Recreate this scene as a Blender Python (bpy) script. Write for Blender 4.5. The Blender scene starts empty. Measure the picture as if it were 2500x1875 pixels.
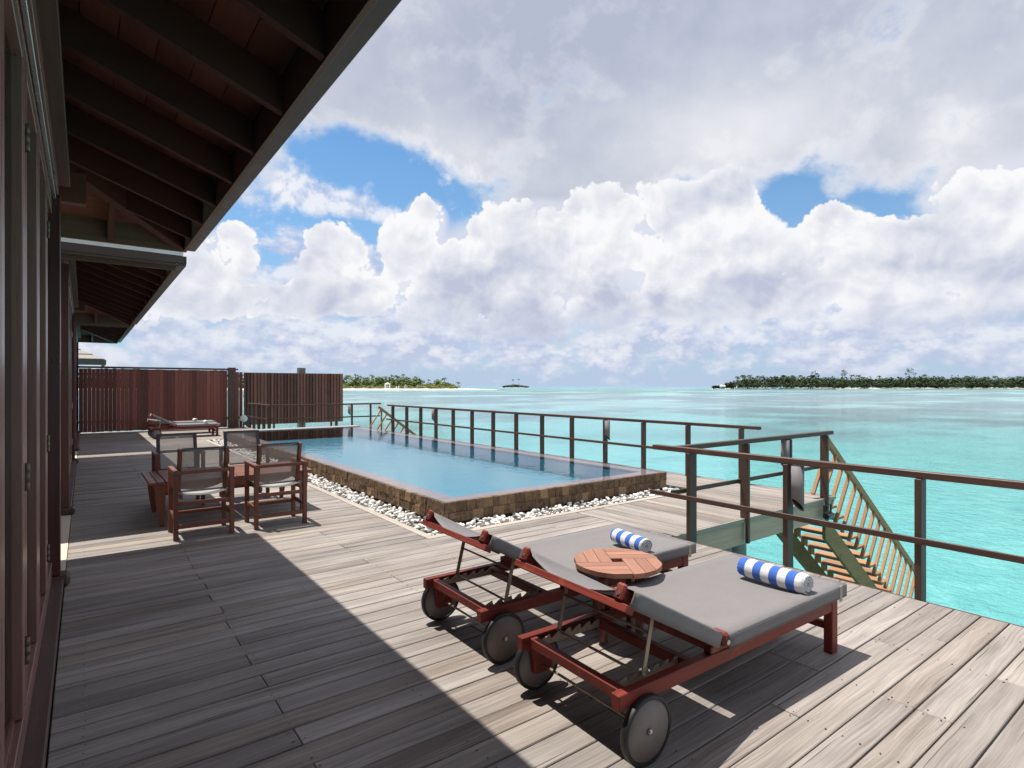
import bpy, bmesh, math, random
from mathutils import Vector, Matrix, noise as mnoise
R = math.radians
S = bpy.context.scene
COL = S.collection

# ------------------------------------------------------------------ camera
cam_d = bpy.data.cameras.new('camera'); cam = bpy.data.objects.new('camera', cam_d); COL.objects.link(cam)
cam.location = (0, 0, 1.5)
cam.rotation_euler = (R(90), 0, -math.atan2(.6, .8))
cam_d.sensor_width = 36; cam_d.lens = 36 * 1393 / 2500
cam_d.shift_y = 6.2 / 2500
cam_d.clip_start = .05; cam_d.clip_end = 60000
S.camera = cam

# ------------------------------------------------------------------ exposure
S.view_settings.view_transform = 'Standard'; S.view_settings.look = 'None'
S.view_settings.exposure = .3; S.view_settings.gamma = 1
S.cycles.max_bounces = 6; S.cycles.diffuse_bounces = 3; S.cycles.glossy_bounces = 3
S.cycles.transparent_max_bounces = 16; S.cycles.caustics_reflective = False; S.cycles.caustics_refractive = False
S.cycles.use_denoising = True; S.cycles.use_adaptive_sampling = True; S.cycles.adaptive_threshold = .02

# ------------------------------------------------------------------ sun
SUN = Vector((-.14, .29, 1)).normalized()          # towards the sun
SUN_EL = math.asin(SUN.z); SUN_AZ = math.atan2(SUN.x, SUN.y)
sd = bpy.data.lights.new('sun', 'SUN'); sd.energy = 5; sd.angle = R(.55); sd.color = (1, .955, .88)
so = bpy.data.objects.new('sun', sd); COL.objects.link(so); so.location = (0, 0, 30)
so.rotation_euler = (-SUN).to_track_quat('-Z', 'Y').to_euler()

# ------------------------------------------------------------------ shader expression helper
class X:
    """a scalar socket (or number) with arithmetic that makes Math nodes"""
    nt = None
    def __init__(s, v): s.v = v
    @staticmethod
    def m(op, *a, clamp=False):
        n = X.nt.nodes.new('ShaderNodeMath'); n.operation = op; n.use_clamp = clamp
        for i, q in enumerate(a):
            q = q.v if isinstance(q, X) else q
            if isinstance(q, (int, float)): n.inputs[i].default_value = q
            else: X.nt.links.new(q, n.inputs[i])
        return X(n.outputs[0])
    def __add__(s, o): return X.m('ADD', s, o)
    __radd__ = __add__
    def __sub__(s, o): return X.m('SUBTRACT', s, o)
    def __rsub__(s, o): return X.m('SUBTRACT', o, s)
    def __mul__(s, o): return X.m('MULTIPLY', s, o)
    __rmul__ = __mul__
    def __truediv__(s, o): return X.m('DIVIDE', s, o)
    def __rtruediv__(s, o): return X.m('DIVIDE', o, s)
    def __neg__(s): return X.m('MULTIPLY', s, -1.)
    def clamp(s): return X.m('ADD', s, 0., clamp=True)
def xmax(a, b): return X.m('MAXIMUM', a, b)
def xmin(a, b): return X.m('MINIMUM', a, b)
def smooth(x, a, b, lo=0., hi=1.):
    n = X.nt.nodes.new('ShaderNodeMapRange'); n.interpolation_type = 'SMOOTHSTEP'
    X.nt.links.new(x.v, n.inputs[0])
    for i, q in enumerate((a, b, lo, hi)): n.inputs[1 + i].default_value = q
    return X(n.outputs[0])
def lin(x, a, b, lo=0., hi=1.):
    n = X.nt.nodes.new('ShaderNodeMapRange'); X.nt.links.new(x.v, n.inputs[0])
    for i, q in enumerate((a, b, lo, hi)): n.inputs[1 + i].default_value = q
    return X(n.outputs[0])
def vmath(op, a, b=None):
    n = X.nt.nodes.new('ShaderNodeVectorMath'); n.operation = op
    X.nt.links.new(a, n.inputs[0])
    if b is not None:
        if isinstance(b, (tuple, list)): n.inputs[1].default_value = b
        else: X.nt.links.new(b, n.inputs[1])
    return n.outputs[0]
def noise(vec, scale=1., detail=4., rough=.5, dist=0., col=False):
    n = X.nt.nodes.new('ShaderNodeTexNoise'); X.nt.links.new(vec, n.inputs['Vector'])
    n.inputs['Scale'].default_value = scale; n.inputs['Detail'].default_value = detail
    n.inputs['Roughness'].default_value = rough; n.inputs['Distortion'].default_value = dist
    return n.outputs['Color'] if col else X(n.outputs[0])
def noise2(vec, scale=1., detail=4., rough=.5, col=False):
    n = X.nt.nodes.new('ShaderNodeTexNoise'); n.noise_dimensions = '2D'; X.nt.links.new(vec, n.inputs['Vector'])
    n.inputs['Scale'].default_value = scale; n.inputs['Detail'].default_value = detail; n.inputs['Roughness'].default_value = rough
    return n.outputs['Color'] if col else X(n.outputs[0])
def voro(vec, scale=1., detail=0., rough=.5, feature='SMOOTH_F1', smoothness=.6, out='Distance', lac=2.):
    n = X.nt.nodes.new('ShaderNodeTexVoronoi'); n.feature = feature; n.voronoi_dimensions = '2D'
    X.nt.links.new(vec, n.inputs['Vector']); n.inputs['Scale'].default_value = scale
    n.inputs['Detail'].default_value = detail; n.inputs['Roughness'].default_value = rough
    n.inputs['Lacunarity'].default_value = lac
    if feature == 'SMOOTH_F1': n.inputs['Smoothness'].default_value = smoothness
    o = n.outputs[out]
    return o if out == 'Color' else X(o)
def mixc(f, a, b, mode='MIX'):
    n = X.nt.nodes.new('ShaderNodeMix'); n.data_type = 'RGBA'; n.blend_type = mode
    def put(s, v):
        v = v.v if isinstance(v, X) else v
        if isinstance(v, (int, float)): s.default_value = v
        elif isinstance(v, (tuple, list)): s.default_value = (*v[:3], 1)
        else: X.nt.links.new(v, s)
    put(n.inputs[0], f); put(n.inputs[6], a); put(n.inputs[7], b)
    return n.outputs[2]
def comb(x, y, z):
    n = X.nt.nodes.new('ShaderNodeCombineXYZ')
    for i, q in enumerate((x, y, z)):
        q = q.v if isinstance(q, X) else q
        if isinstance(q, (int, float)): n.inputs[i].default_value = q
        else: X.nt.links.new(q, n.inputs[i])
    return n.outputs[0]
def sep(v):
    n = X.nt.nodes.new('ShaderNodeSeparateXYZ'); X.nt.links.new(v, n.inputs[0])
    return [X(o) for o in n.outputs]
def srgb(r, g, b):
    f = lambda c: (c / 255 / 12.92) if c <= 10.3 else ((c / 255 + .055) / 1.055) ** 2.4
    return (f(r), f(g), f(b))

# ------------------------------------------------------------------ sky
def make_sky():
    w = bpy.data.worlds.new('World'); S.world = w; w.use_nodes = True
    nt = w.node_tree; nt.nodes.clear(); X.nt = nt
    out = nt.nodes.new('ShaderNodeOutputWorld'); bg = nt.nodes.new('ShaderNodeBackground')
    nt.links.new(bg.outputs[0], out.inputs[0])
    sky = nt.nodes.new('ShaderNodeTexSky'); sky.sky_type = 'NISHITA'; sky.sun_disc = False
    sky.sun_elevation = SUN_EL; sky.sun_rotation = SUN_AZ; sky.air_density = 1.0; sky.dust_density = .6; sky.ozone_density = 1.5
    tc = nt.nodes.new('ShaderNodeTexCoord'); D = vmath('NORMALIZE', tc.outputs['Generated'])
    x, y, z = sep(D)
    hyp = X.m('SQRT', x * x + y * y)
    el = X.m('ARCTAN2', z, hyp) * (180 / math.pi)
    # azimuth measured from the middle of the lagoon view, so that the wrap lies behind
    c0 = X(0.); ax = x * .8 - y * .6; ay = x * .6 + y * .8
    az = X.m('ARCTAN2', ax, ay) * (180 / math.pi)
    def ae(px, py):
        return math.degrees(math.atan((px - 1250) / 1393)), math.degrees(math.atan((943.7 - py) / math.hypot(1393, px - 1250)))
    def blob(px, py, rx, ry, k=1.):
        a, e = ae(px, py); ra = rx / 1393 * 57.3 * math.cos(R(a)) ** 2; re = ry / 1393 * 57.3 * math.cos(R(a)) * math.cos(R(e))
        u = (az - a) / ra; v = (el - e) / re
        return k * (1. - (u * u + v * v))
    def soft(px, py, rx, ry):
        a, e = ae(px, py); ra = rx / 1393 * 57.3 * math.cos(R(a)) ** 2; re = ry / 1393 * 57.3 * math.cos(R(a)) * math.cos(R(e))
        u = (az - a) / ra; v = (el - e) / re
        return X.m('EXPONENT', -(u * u + v * v))
    def union(bs):
        f = bs[0]
        for b in bs[1:]:
            n = X.m('SMOOTH_MAX', f, b, .35); f = n
        return f
    def add(bs):
        f = bs[0]
        for b in bs[1:]: f = f + b
        return f
    # noises on the direction itself
    P1 = vmath('MULTIPLY', D, (1, 1, 1.25))
    Q = comb(az / 57.3, el / 57.3, 0.)
    warp = noise2(Q, 9., 2., .5, col=True)
    Qw = vmath('ADD', Q, vmath('MULTIPLY', vmath('SUBTRACT', warp, (.5, .5, .5)), (.035, .035, 0)))
    up = (-.006, .012, 0)
    def billow(v):
        d = voro(v, 10., 3.6, .55, feature='F1', lac=2.3)
        return (1. - d * d * 1.5) * .5 + noise2(v, 10., 7., .63) * .8 - .32
    B0 = billow(Qw); B1 = billow(vmath('ADD', Qw, up))
    emb = B0 - B1
    L0 = noise2(Qw, 8., 3., .5); L1 = noise2(vmath('ADD', Qw, (-.012, .03, 0)), 8., 3., .5)
    N0 = noise(P1, 5., 7., .56); N1 = noise(vmath('ADD', P1, (-.008, .012, .03)), 5., 5., .56)
    nz = noise(P1, 13., 6., .6)
    nlow = noise(P1, 2.6, 2., .5)
    # ---- base air
    hz = X.m('EXPONENT', -(X.m('ABSOLUTE', el) / 12.))
    base = vmath('MULTIPLY', sky.outputs[0], (.075, .125, .15))
    base = mixc((hz * 1.02 - .06).clamp(), base, srgb(183, 202, 228))
    # ---- thin far cumulus low over the horizon
    Ph = vmath('MULTIPLY', D, (1, 1, 1.6))
    H0 = noise(Ph, 10., 6., .6); H1 = noise(vmath('ADD', Ph, (-.004, .004, .025)), 10., 4., .6)
    hh = smooth(el, .4, 2.5) * smooth(el, 9., 17., 1., -.6)
    ha = smooth(H0 + hh * .2 - .06, .46, .62) * .85
    hs = (lin(H0 - H1, -.08, .1)).clamp()
    lowcol = mixc(hs, srgb(192, 200, 226), srgb(238, 239, 247))
    c = mixc(ha, base, lowcol)
    # ---- a row of small far cumulus
    Kq = comb(az / 57.3 * 1.35, el / 57.3 * 1.9, 4.)
    K0 = billow(Kq)
    kf = (K0 - .42) * 1.5 + (H0 - .5) * 1.4 + smooth(el, .8, 2.6, -.35, .34) + smooth(el, 5.5, 10., .0, -.4)
    c = mixc(smooth(kf, -.05, .4) * .8, c, mixc((kf * .5 + (H0 - H1) * 2.2 + .45).clamp(), srgb(200, 207, 229), srgb(248, 247, 251)))
    # ---- stratus sheet above
    hole = add([soft(800, 385, 230, 85) * 1.2, soft(880, 350, 90, 60) * .3, soft(1000, 470, 190, 70) * 1.0, soft(700, 560, 150, 80) * .8, soft(930, 600, 90, 90) * .8, soft(1925, 495, 95, 75) * 1.3, soft(2105, 545, 70, 60) * .95, soft(2020, 470, 60, 40) * -.4,
                soft(1660, 440, 60, 30) * .5, soft(1300, 640, 700, 90) * .5])
    sheet = smooth(el, 8., 20., -.6, 1.0)
    Fs = sheet - hole * 1.5 + (N0 - .5) * 2.1 + (nz - .5) * 2.4 + (nlow - .5) * .5
    sa = smooth(Fs, -.35, .62)
    bright = add([soft(1760, 330, 260, 120) * .8, soft(1130, 370, 170, 90) * .7, soft(2330, 330, 120, 90) * .4, soft(1500, 560, 700, 120) * .25,
                  soft(2050, 250, 500, 200) * .2])
    sl = .16 + (N0 - N1) * 1.1 + bright * .85 + (nlow - .5) * 1.1 + smooth(Fs, 1., .1, 0., .6)
    scol = mixc(lin(sl, 0., 1.).clamp(), srgb(180, 188, 208), srgb(236, 237, 242))
    c = mixc(sa, c, scol)
    # cloud wisp across the left gap
    wisp = add([soft(720, 445, 75, 55), soft(830, 490, 110, 42), soft(950, 525, 110, 36), soft(640, 500, 130, 60) * .6, soft(1010, 380, 120, 40) * .55, soft(1110, 430, 90, 60) * .6])
    wa = smooth(wisp * 1.15 + (nz - .5) * 2.6 + (B0 - .42) * .8, .3, 1.15) * .85
    c = mixc(wa, c, mixc((emb * 2.5 + .6).clamp(), srgb(196, 208, 234), srgb(246, 246, 250)))
    # ---- cumulus bank
    bank = union([
        blob(390, 650, 250, 150), blob(560, 625, 95, 90), blob(822, 615, 100, 78), blob(825, 650, 112, 70), blob(840, 715, 170, 60),
        blob(1040, 545, 72, 75), blob(1020, 640, 110, 130), blob(1230, 660, 290, 160), blob(1290, 760, 330, 110),
        blob(1330, 560, 200, 90), blob(1500, 600, 240, 165), blob(1700, 570, 190, 130), blob(1780, 480, 95, 80), blob(1800, 690, 320, 130),
        blob(2040, 570, 110, 85), blob(2200, 640, 260, 130), blob(2450, 560, 240, 220), blob(640, 735, 330, 55), blob(2300, 770, 330, 60)])
    c = mixc(smooth(bank, .2, .65) * smooth(el, 4., 9.) * .92, c, mixc(L0, srgb(206, 212, 231), srgb(240, 240, 247)))
    Fb = xmin(bank * 1.7, 1.1) + (B0 - .42) * 1.25 + .13 + smooth(bank, .3, .85) * .45
    ba = smooth(Fb, -.02, .2)
    dark = add([soft(1250, 800, 330, 55) * .95, soft(1150, 690, 130, 70) * .45, soft(1860, 670, 170, 55) * .6, soft(560, 740, 170, 55) * .55,
                soft(2380, 650, 150, 40) * .55, soft(2400, 790, 330, 40) * .6, soft(1560, 720, 160, 60) * .4, soft(800, 720, 90, 40) * .4])
    lit = emb * .36 + (L0 - L1) * 1.2 + .74 - dark * .8 + (N0 - N1) * .5 + (L0 - .5) * .5
    lit = lit + smooth(Fb, 1.0, .0, -.05, .22)
    bcol = mixc(lin(lit, .1, .95).clamp(), srgb(190, 197, 218), srgb(249, 249, 251))
    foot = smooth(el + (nz - .5) * 10., 3., 8.5)
    c = mixc(ba * foot, c, bcol)
    # haze on the horizon line
    c = mixc(X.m('EXPONENT', -(X.m('ABSOLUTE', el) / 1.6)) * .75, c, srgb(186, 203, 229))
    nt.links.new(c, bg.inputs[0]); bg.inputs[1].default_value = SKY_GAIN
    w.cycles.sampling_method = 'MANUAL'; w.cycles.sample_map_resolution = 256
    return w
SKY_GAIN = .82
make_sky()

# ------------------------------------------------------------------ mesh helpers
rnd = random.Random(7)
def V(*a): return Vector(a)
def BM(): return bmesh.new()
def box(bm, x0, y0, z0, x1, y1, z1, bev=0., mi=0):
    a = [(x0, y0, z0), (x1, y0, z0), (x1, y1, z0), (x0, y1, z0), (x0, y0, z1), (x1, y0, z1), (x1, y1, z1), (x0, y1, z1)]
    v = [bm.verts.new(p) for p in a]
    fs = [bm.faces.new([v[i] for i in q]) for q in ((3, 2, 1, 0), (4, 5, 6, 7), (0, 1, 5, 4), (1, 2, 6, 5), (2, 3, 7, 6), (3, 0, 4, 7))]
    for f in fs: f.material_index = mi
    if bev:
        es = list({e for f in fs for e in f.edges})
        bmesh.ops.bevel(bm, geom=es, offset=bev, segments=1, affect='EDGES', profile=.5)
    return bm
def hexa(bm, bot, top, bev=0.):
    v = [bm.verts.new(p) for p in list(bot) + list(top)]
    n = len(bot)
    fs = [bm.faces.new(v[:n][::-1]), bm.faces.new(v[n:])]
    for i in range(n): fs.append(bm.faces.new((v[i], v[(i + 1) % n], v[n + (i + 1) % n], v[n + i])))
    if bev:
        es = list({e for f in fs for e in f.edges})
        bmesh.ops.bevel(bm, geom=es, offset=bev, segments=1, affect='EDGES', profile=.5)
    return bm
def beam(bm, a, b, w, h, up=(0, 0, 1), bev=0.):
    """bar from a to b, w across, h along 'up'"""
    a, b = Vector(a), Vector(b); d = (b - a).normalized(); s = d.cross(Vector(up)).normalized(); u = s.cross(d)
    q = [s * (w / 2) * i + u * (h / 2) * j for i, j in ((-1, -1), (1, -1), (1, 1), (-1, 1))]
    return hexa(bm, [a + k for k in q], [b + k for k in q], bev)
def tube(bm, pts, r, seg=10, cap=True, sm=True):
    pts = [Vector(p) for p in pts]; rings = []
    for i, p in enumerate(pts):
        d = (pts[min(i + 1, len(pts) - 1)] - pts[max(i - 1, 0)]).normalized()
        s = d.cross(V(0, 0, 1) if abs(d.z) < .95 else V(1, 0, 0)).normalized(); u = s.cross(d)
        rr = r[i] if isinstance(r, (list, tuple)) else r
        rings.append([bm.verts.new(p + (s * math.cos(t) + u * math.sin(t)) * rr) for t in [2 * math.pi * k / seg for k in range(seg)]])
    for a, b in zip(rings, rings[1:]):
        for k in range(seg):
            f = bm.faces.new((a[k], b[k], b[(k + 1) % seg], a[(k + 1) % seg])); f.smooth = sm
    if cap:
        bm.faces.new(rings[0]); bm.faces.new(rings[-1][::-1])
    return bm
def lathe(bm, prof, seg=32, axis='Y', c=(0, 0, 0), cap=True):
    """prof = [(radius, along)]"""
    rings = []
    for r, h in prof:
        ring = []
        for k in range(seg):
            t = 2 * math.pi * k / seg
            p = {'Y': (r * math.cos(t), h, r * math.sin(t)), 'Z': (r * math.cos(t), r * math.sin(t), h), 'X': (h, r * math.cos(t), r * math.sin(t))}[axis]
            ring.append(bm.verts.new(Vector(p) + Vector(c)))
        rings.append(ring)
    for a, b in zip(rings, rings[1:]):
        for k in range(seg):
            f = bm.faces.new((a[k], a[(k + 1) % seg], b[(k + 1) % seg], b[k])); f.smooth = True
    if cap: bm.faces.new(rings[0][::-1]); bm.faces.new(rings[-1])
    return bm
def grid_surf(bm, rows, sm=True, closed=False):
    vs = [[bm.verts.new(p) for p in r] for r in rows]
    for a, b in zip(vs, vs[1:]):
        n = len(a)
        for k in range(n if closed else n - 1):
            f = bm.faces.new((a[k], a[(k + 1) % n], b[(k + 1) % n], b[k])); f.smooth = sm
    return vs

# ------------------------------------------------------------------ object helpers
def tag(o, label=None, cat=None, group=None, kind=None):
    if label: o['label'] = label
    if cat: o['category'] = cat
    if group: o['group'] = group
    if kind: o['kind'] = kind
    return o
def thing(name, label, cat, loc=(0, 0, 0), rz=0., group=None):
    o = bpy.data.objects.new(name, None); COL.objects.link(o); o.location = loc; o.rotation_euler = (0, 0, rz)
    o.empty_display_size = .2
    return tag(o, label, cat, group)
def base_of(o):
    while o.parent: o = o.parent
    return Vector(o.location)
def pick(mat, bm):
    if not isinstance(mat, (tuple, list)): return mat
    lo = [min(v.co[i] for v in bm.verts) for i in range(3)]; hi = [max(v.co[i] for v in bm.verts) for i in range(3)]
    d = [b - a for a, b in zip(lo, hi)]
    return mat[d.index(max(d))]
def part(name, bm, mat, parent=None, world=False, kind=None, recalc=True):
    """a mesh object; world=True when the vertices were given in scene coordinates"""
    if world and parent is not None:
        bmesh.ops.translate(bm, verts=bm.verts[:], vec=-base_of(parent))
    if recalc: bmesh.ops.recalc_face_normals(bm, faces=bm.faces[:])
    me = bpy.data.meshes.new(name)
    mt = pick(mat, bm)
    bm.to_mesh(me); bm.free()
    for q in (mt if isinstance(mt, list) else [mt]): me.materials.append(q)
    o = bpy.data.objects.new(name, me); COL.objects.link(o)
    if parent is not None: o.parent = parent
    if kind: o['kind'] = kind
    return o
def link_copy(src, parent, loc=None, rot=None):
    c = src.copy(); COL.objects.link(c); c.parent = parent
    if loc is not None: c.location = loc
    if rot is not None: c.rotation_euler = rot
    return c
def copy_tree(o, parent=None):
    c = o.copy(); COL.objects.link(c); c.parent = parent
    for ch in list(o.children): copy_tree(ch, c)
    return c

# ------------------------------------------------------------------ materials
class Mat:
    def __init__(s, name):
        s.m = bpy.data.materials.new(name); s.m.use_nodes = True; s.nt = s.m.node_tree; X.nt = s.nt
        s.b = s.nt.nodes['Principled BSDF']; s.out = s.nt.nodes['Material Output']
        tc = s.nt.nodes.new('ShaderNodeTexCoord'); s.obj = tc.outputs['Object']
        g = s.nt.nodes.new('ShaderNodeNewGeometry'); s.pos = g.outputs['Position']; s.isl = X(g.outputs['Random Per Island'])
        oi = s.nt.nodes.new('ShaderNodeObjectInfo'); s.rand = X(oi.outputs['Random'])
    def set(s, base=None, rough=None, spec=None, metal=None, alpha=None, ior=None, coat=None):
        for k, v in (('Base Color', base), ('Roughness', rough), ('Specular IOR Level', spec), ('Metallic', metal), ('Alpha', alpha), ('IOR', ior), ('Coat Weight', coat)):
            if v is None: continue
            v = v.v if isinstance(v, X) else v
            i = s.b.inputs[k]
            if isinstance(v, (int, float)): i.default_value = v
            elif isinstance(v, tuple): i.default_value = (*v, 1)
            else: s.nt.links.new(v, i)
        return s
    def bump(s, h, strength=.3, dist=.01):
        n = s.nt.nodes.new('ShaderNodeBump'); n.inputs['Strength'].default_value = strength; n.inputs['Distance'].default_value = dist
        s.nt.links.new(h.v if isinstance(h, X) else h, n.inputs['Height']); s.nt.links.new(n.outputs[0], s.b.inputs['Normal'])
        s.nrm = n.outputs[0]; return s
def stretch(v, axis, along, across):
    k = [across] * 3; k[axis] = along
    return vmath('MULTIPLY', v, tuple(k))
def shift(v, r, amt=37.):
    return vmath('ADD', v, comb(r * amt, r * amt * 1.7, r * amt * .6))
def wood3(name, c1, c2, rough=.45, spec=.4, vary=.35, wear=None, bump=.25):
    out = []
    for ax in range(3):
        M = Mat(name + '_' + 'xyz'[ax])
        r = X.m('FRACT', M.rand + M.isl * .37)
        p = shift(M.obj, r)
        n1 = noise(stretch(p, ax, 1.3, 22.), 1., 5., .6, .4)
        n2 = noise(stretch(p, ax, 6., 160.), 1., 3., .6)
        f = (n1 * .75 + n2 * .35 - .05)
        c = mixc(lin(f, .3, .75).clamp(), c2, c1)
        if wear:
            n3 = noise(p, 7., 4., .6)
            c = mixc(smooth(n3, .56, .74) * .55, c, wear)
        v = lin(r, 0., 1., 1. - vary, 1. + vary)
        c = vmath('MULTIPLY', c, comb(v, v, v))
        M.set(base=c, rough=lin(n1, .3, .7, rough - .08, rough + .12), spec=spec).bump(n1 * .5 + n2 * .5, bump, .004)
        out.append(M.m)
    return tuple(out)
def plain(name, base, rough=.5, metal=0., spec=.5, var=.12, sc=9., bump=.1):
    M = Mat(name); n = noise(M.obj, sc, 4., .6); n2 = noise(M.obj, sc * 9, 3., .6)
    a = tuple(min(1, q * (1 + var)) for q in base); b = tuple(q * (1 - var) for q in base)
    M.set(base=mixc(n, b, a), rough=lin(n, .3, .7, rough - .06, rough + .08), metal=metal, spec=spec).bump(n * .4 + n2 * .6, bump, .003)
    return M.m

red = wood3('red_stained_wood', (.25, .043, .027), (.115, .016, .011), .5, .35, .14, wear=(.31, .08, .05), bump=.5)
teak = wood3('oiled_teak', (.235, .09, .055), (.14, .05, .031), .42, .4, .15)
topwood = wood3('bleached_teak', (.40, .20, .135), (.27, .12, .075), .55, .35, .12)
timber = wood3('dark_timber', (.115, .062, .045), (.062, .034, .026), .5, .35, .2, wear=(.15, .085, .06))
slatw = wood3('slat_timber', (.26, .083, .058), (.15, .048, .035), .5, .35, .4)
rafw = wood3('rafter_timber', (.095, .034, .023), (.06, .021, .015), .6, .3, .15)
ceilw = wood3('ceiling_timber', (.19, .075, .05), (.12, .045, .033), .6, .3, .18)
doorw = wood3('door_timber', (.30, .152, .118), (.18, .09, .07), .3, .5, .12, wear=(.26, .13, .06))
stairw = wood3('stair_timber', (.44, .235, .115), (.29, .15, .072), .65, .3, .18, wear=(.16, .12, .07))
algaew = wood3('mossy_timber', (.36, .2, .085), (.18, .12, .06), .75, .25, .2, wear=(.05, .075, .04))
greyfr = plain('gutter_grey', (.07, .047, .038), .45, var=.15)
brass = plain('aged_brass', (.36, .29, .205), .45, metal=.25, var=.35, sc=25.)
steel = plain('brushed_steel', (.55, .54, .52), .3, metal=.9)
rubber = plain('black_rubber', (.018, .018, .018), .5)
wheelc = plain('taupe_wheel_plastic', (.20, .168, .148), .5, var=.15, sc=14.)
lampgrey = plain('lamp_grey_paint', (.24, .22, .225), .6, spec=.25)
blackp = plain('black_plastic', (.02, .02, .02), .45)
stonefl = plain('passage_stone', (.62, .52, .42), .7, sc=14.)
concrete = plain('pile_concrete', (.36, .36, .33), .8, var=.3, sc=6., bump=.4)
whitew = plain('white_paint', (.78, .78, .76), .5)
plaster = plain('wall_plaster', (.5, .42, .34), .8)
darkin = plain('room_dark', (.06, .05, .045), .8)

def fabric(name, base, alpha=None):
    M = Mat(name)
    w1 = X.m('SINE', sep(M.obj)[0] * 2600.); w2 = X.m('SINE', sep(M.obj)[1] * 2600.)
    n = noise(M.obj, 6., 4., .6); n2 = noise(M.obj, 420., 2., .6)
    c = mixc(n * .6 + n2 * .4, tuple(q * .86 for q in base), tuple(q * 1.14 for q in base))
    wr = noise(vmath('MULTIPLY', M.obj, (5., 16., 5.)), 1., 3., .55, 1.2)
    M.set(base=c, rough=.8, spec=.2).bump(n2 * .35 + n * .5 + wr * 1.2, .4, .008)
    if alpha: M.set(alpha=alpha)
    return M.m
sling = fabric('grey_sling_fabric', (.21, .197, .195))
meshy = fabric('grey_mesh_fabric', (.33, .31, .285), .62)
seatmesh = fabric('grey_seat_fabric', (.36, .35, .335), .95)

def towel_mat(name, stripes):
    M = Mat(name); y = sep(M.obj)[1]
    n = noise(M.obj, 260., 2., .6); n2 = noise(M.obj, 30., 3., .6)
    if stripes:
        k = X.m('FRACT', (y + .2 + (n - .5) * .004) / .1)
        f = smooth(k, .485, .515)
        c = mixc(f, (.80, .80, .80), (.075, .17, .56))
        end = smooth(y, -.192, -.188)
        c = mixc(end, (.80, .80, .80), c)
    else: c = (.80, .80, .80)
    c = mixc(n * .35, c, (.5, .5, .55), 'MULTIPLY')
    M.set(base=c, rough=.95, spec=.1).bump(n * .8 + n2 * .7, .8, .004)
    return M.m
towel_blue = towel_mat('striped_towel_terry', True); towel_white = towel_mat('white_towel_terry', False)

def deck_mat(name, ax):
    M = Mat(name)
    r = X.m('FRACT', M.rand * .9 + M.isl)
    r2 = X.m('FRACT', r * 7.31); r3 = X.m('FRACT', r * 23.7)
    p = shift(M.pos, r, 61.)
    wob = noise(vmath('MULTIPLY', p, (.9, .9, .9)), 1.5, 2., .5, col=True)
    pw = vmath('ADD', p, vmath('MULTIPLY', vmath('SUBTRACT', wob, (.5, .5, .5)), (.075, .075, 0)))
    n1 = noise(stretch(pw, ax, .55, 13.), 1., 5., .62)
    n2 = noise(stretch(pw, ax, 2.2, 90.), 1., 4., .65)
    n3 = noise(stretch(p, ax, .8, 3.), 1., 3., .55)
    crack = noise(stretch(p, ax, 1.0, 60.), 1., 2., .5)
    f = n1 * .60 + n2 * .62 + (n3 - .5) * .6 - .13
    c = mixc(lin(f, .25, .78).clamp(), (.155, .132, .118), (.44, .395, .36))
    warm = mixc(lin(f, .3, .75).clamp(), (.165, .122, .096), (.45, .375, .315))
    c = mixc(smooth(r2, .5, 1.) * .65, c, warm)
    v = lin(r3, 0., 1., .82, 1.12)
    c = vmath('MULTIPLY', c, comb(v, v, v))
    c = mixc(smooth(crack, .66, .74) * .75, c, (.07, .057, .05))
    st = noise(M.pos, .9, 4., .6)
    c = mixc(smooth(st, .5, .72) * .3, c, (.2, .175, .16))
    M.set(base=c, rough=lin(f, .3, .8, .78, .62), spec=.28).bump(n1 * .4 + n2 * .7 - smooth(crack, .66, .74) * .7, .5, .005)
    return M.m
deck_x = deck_mat('weathered_deck_x', 0); deck_y = deck_mat('weathered_deck_y', 1)

def glass_mat(name, tint=(.75, .8, .8)):
    M = Mat(name); nt = M.nt
    fr = nt.nodes.new('ShaderNodeFresnel'); fr.inputs[0].default_value = 1.45
    tr = nt.nodes.new('ShaderNodeBsdfTransparent'); tr.inputs[0].default_value = (*tint, 1)
    gl = nt.nodes.new('ShaderNodeBsdfGlossy'); gl.inputs['Roughness'].default_value = .02
    mx = nt.nodes.new('ShaderNodeMixShader')
    nt.links.new(fr.outputs[0], mx.inputs[0]); nt.links.new(tr.outputs[0], mx.inputs[1]); nt.links.new(gl.outputs[0], mx.inputs[2])
    nt.links.new(mx.outputs[0], M.out.inputs[0]); return M.m
glass = glass_mat('door_glass')

def pool_water_mat():
    M = Mat('pool_water'); nt = M.nt
    p = M.pos
    n = noise(vmath('MULTIPLY', p, (5., 3.2, 1.)), 1., 3., .5) * .6 + noise(vmath('MULTIPLY', p, (14., 10., 1.)), 1., 2., .5) * .25
    bp = nt.nodes.new('ShaderNodeBump'); bp.inputs['Strength'].default_value = .26; bp.inputs['Distance'].default_value = .02
    nt.links.new(n.v, bp.inputs['Height'])
    fr = nt.nodes.new('ShaderNodeFresnel'); fr.inputs[0].default_value = 1.34; nt.links.new(bp.outputs[0], fr.inputs['Normal'])
    tr = nt.nodes.new('ShaderNodeBsdfTransparent'); tr.inputs[0].default_value = (.86, .95, .96, 1)
    gl = nt.nodes.new('ShaderNodeBsdfGlossy'); gl.inputs['Roughness'].default_value = .02; nt.links.new(bp.outputs[0], gl.inputs['Normal'])
    mx = nt.nodes.new('ShaderNodeMixShader')
    nt.links.new(fr.outputs[0], mx.inputs[0]); nt.links.new(tr.outputs[0], mx.inputs[1]); nt.links.new(gl.outputs[0], mx.inputs[2])
    nt.links.new(mx.outputs[0], M.out.inputs[0]); return M.m
pool_water = pool_water_mat()

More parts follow.
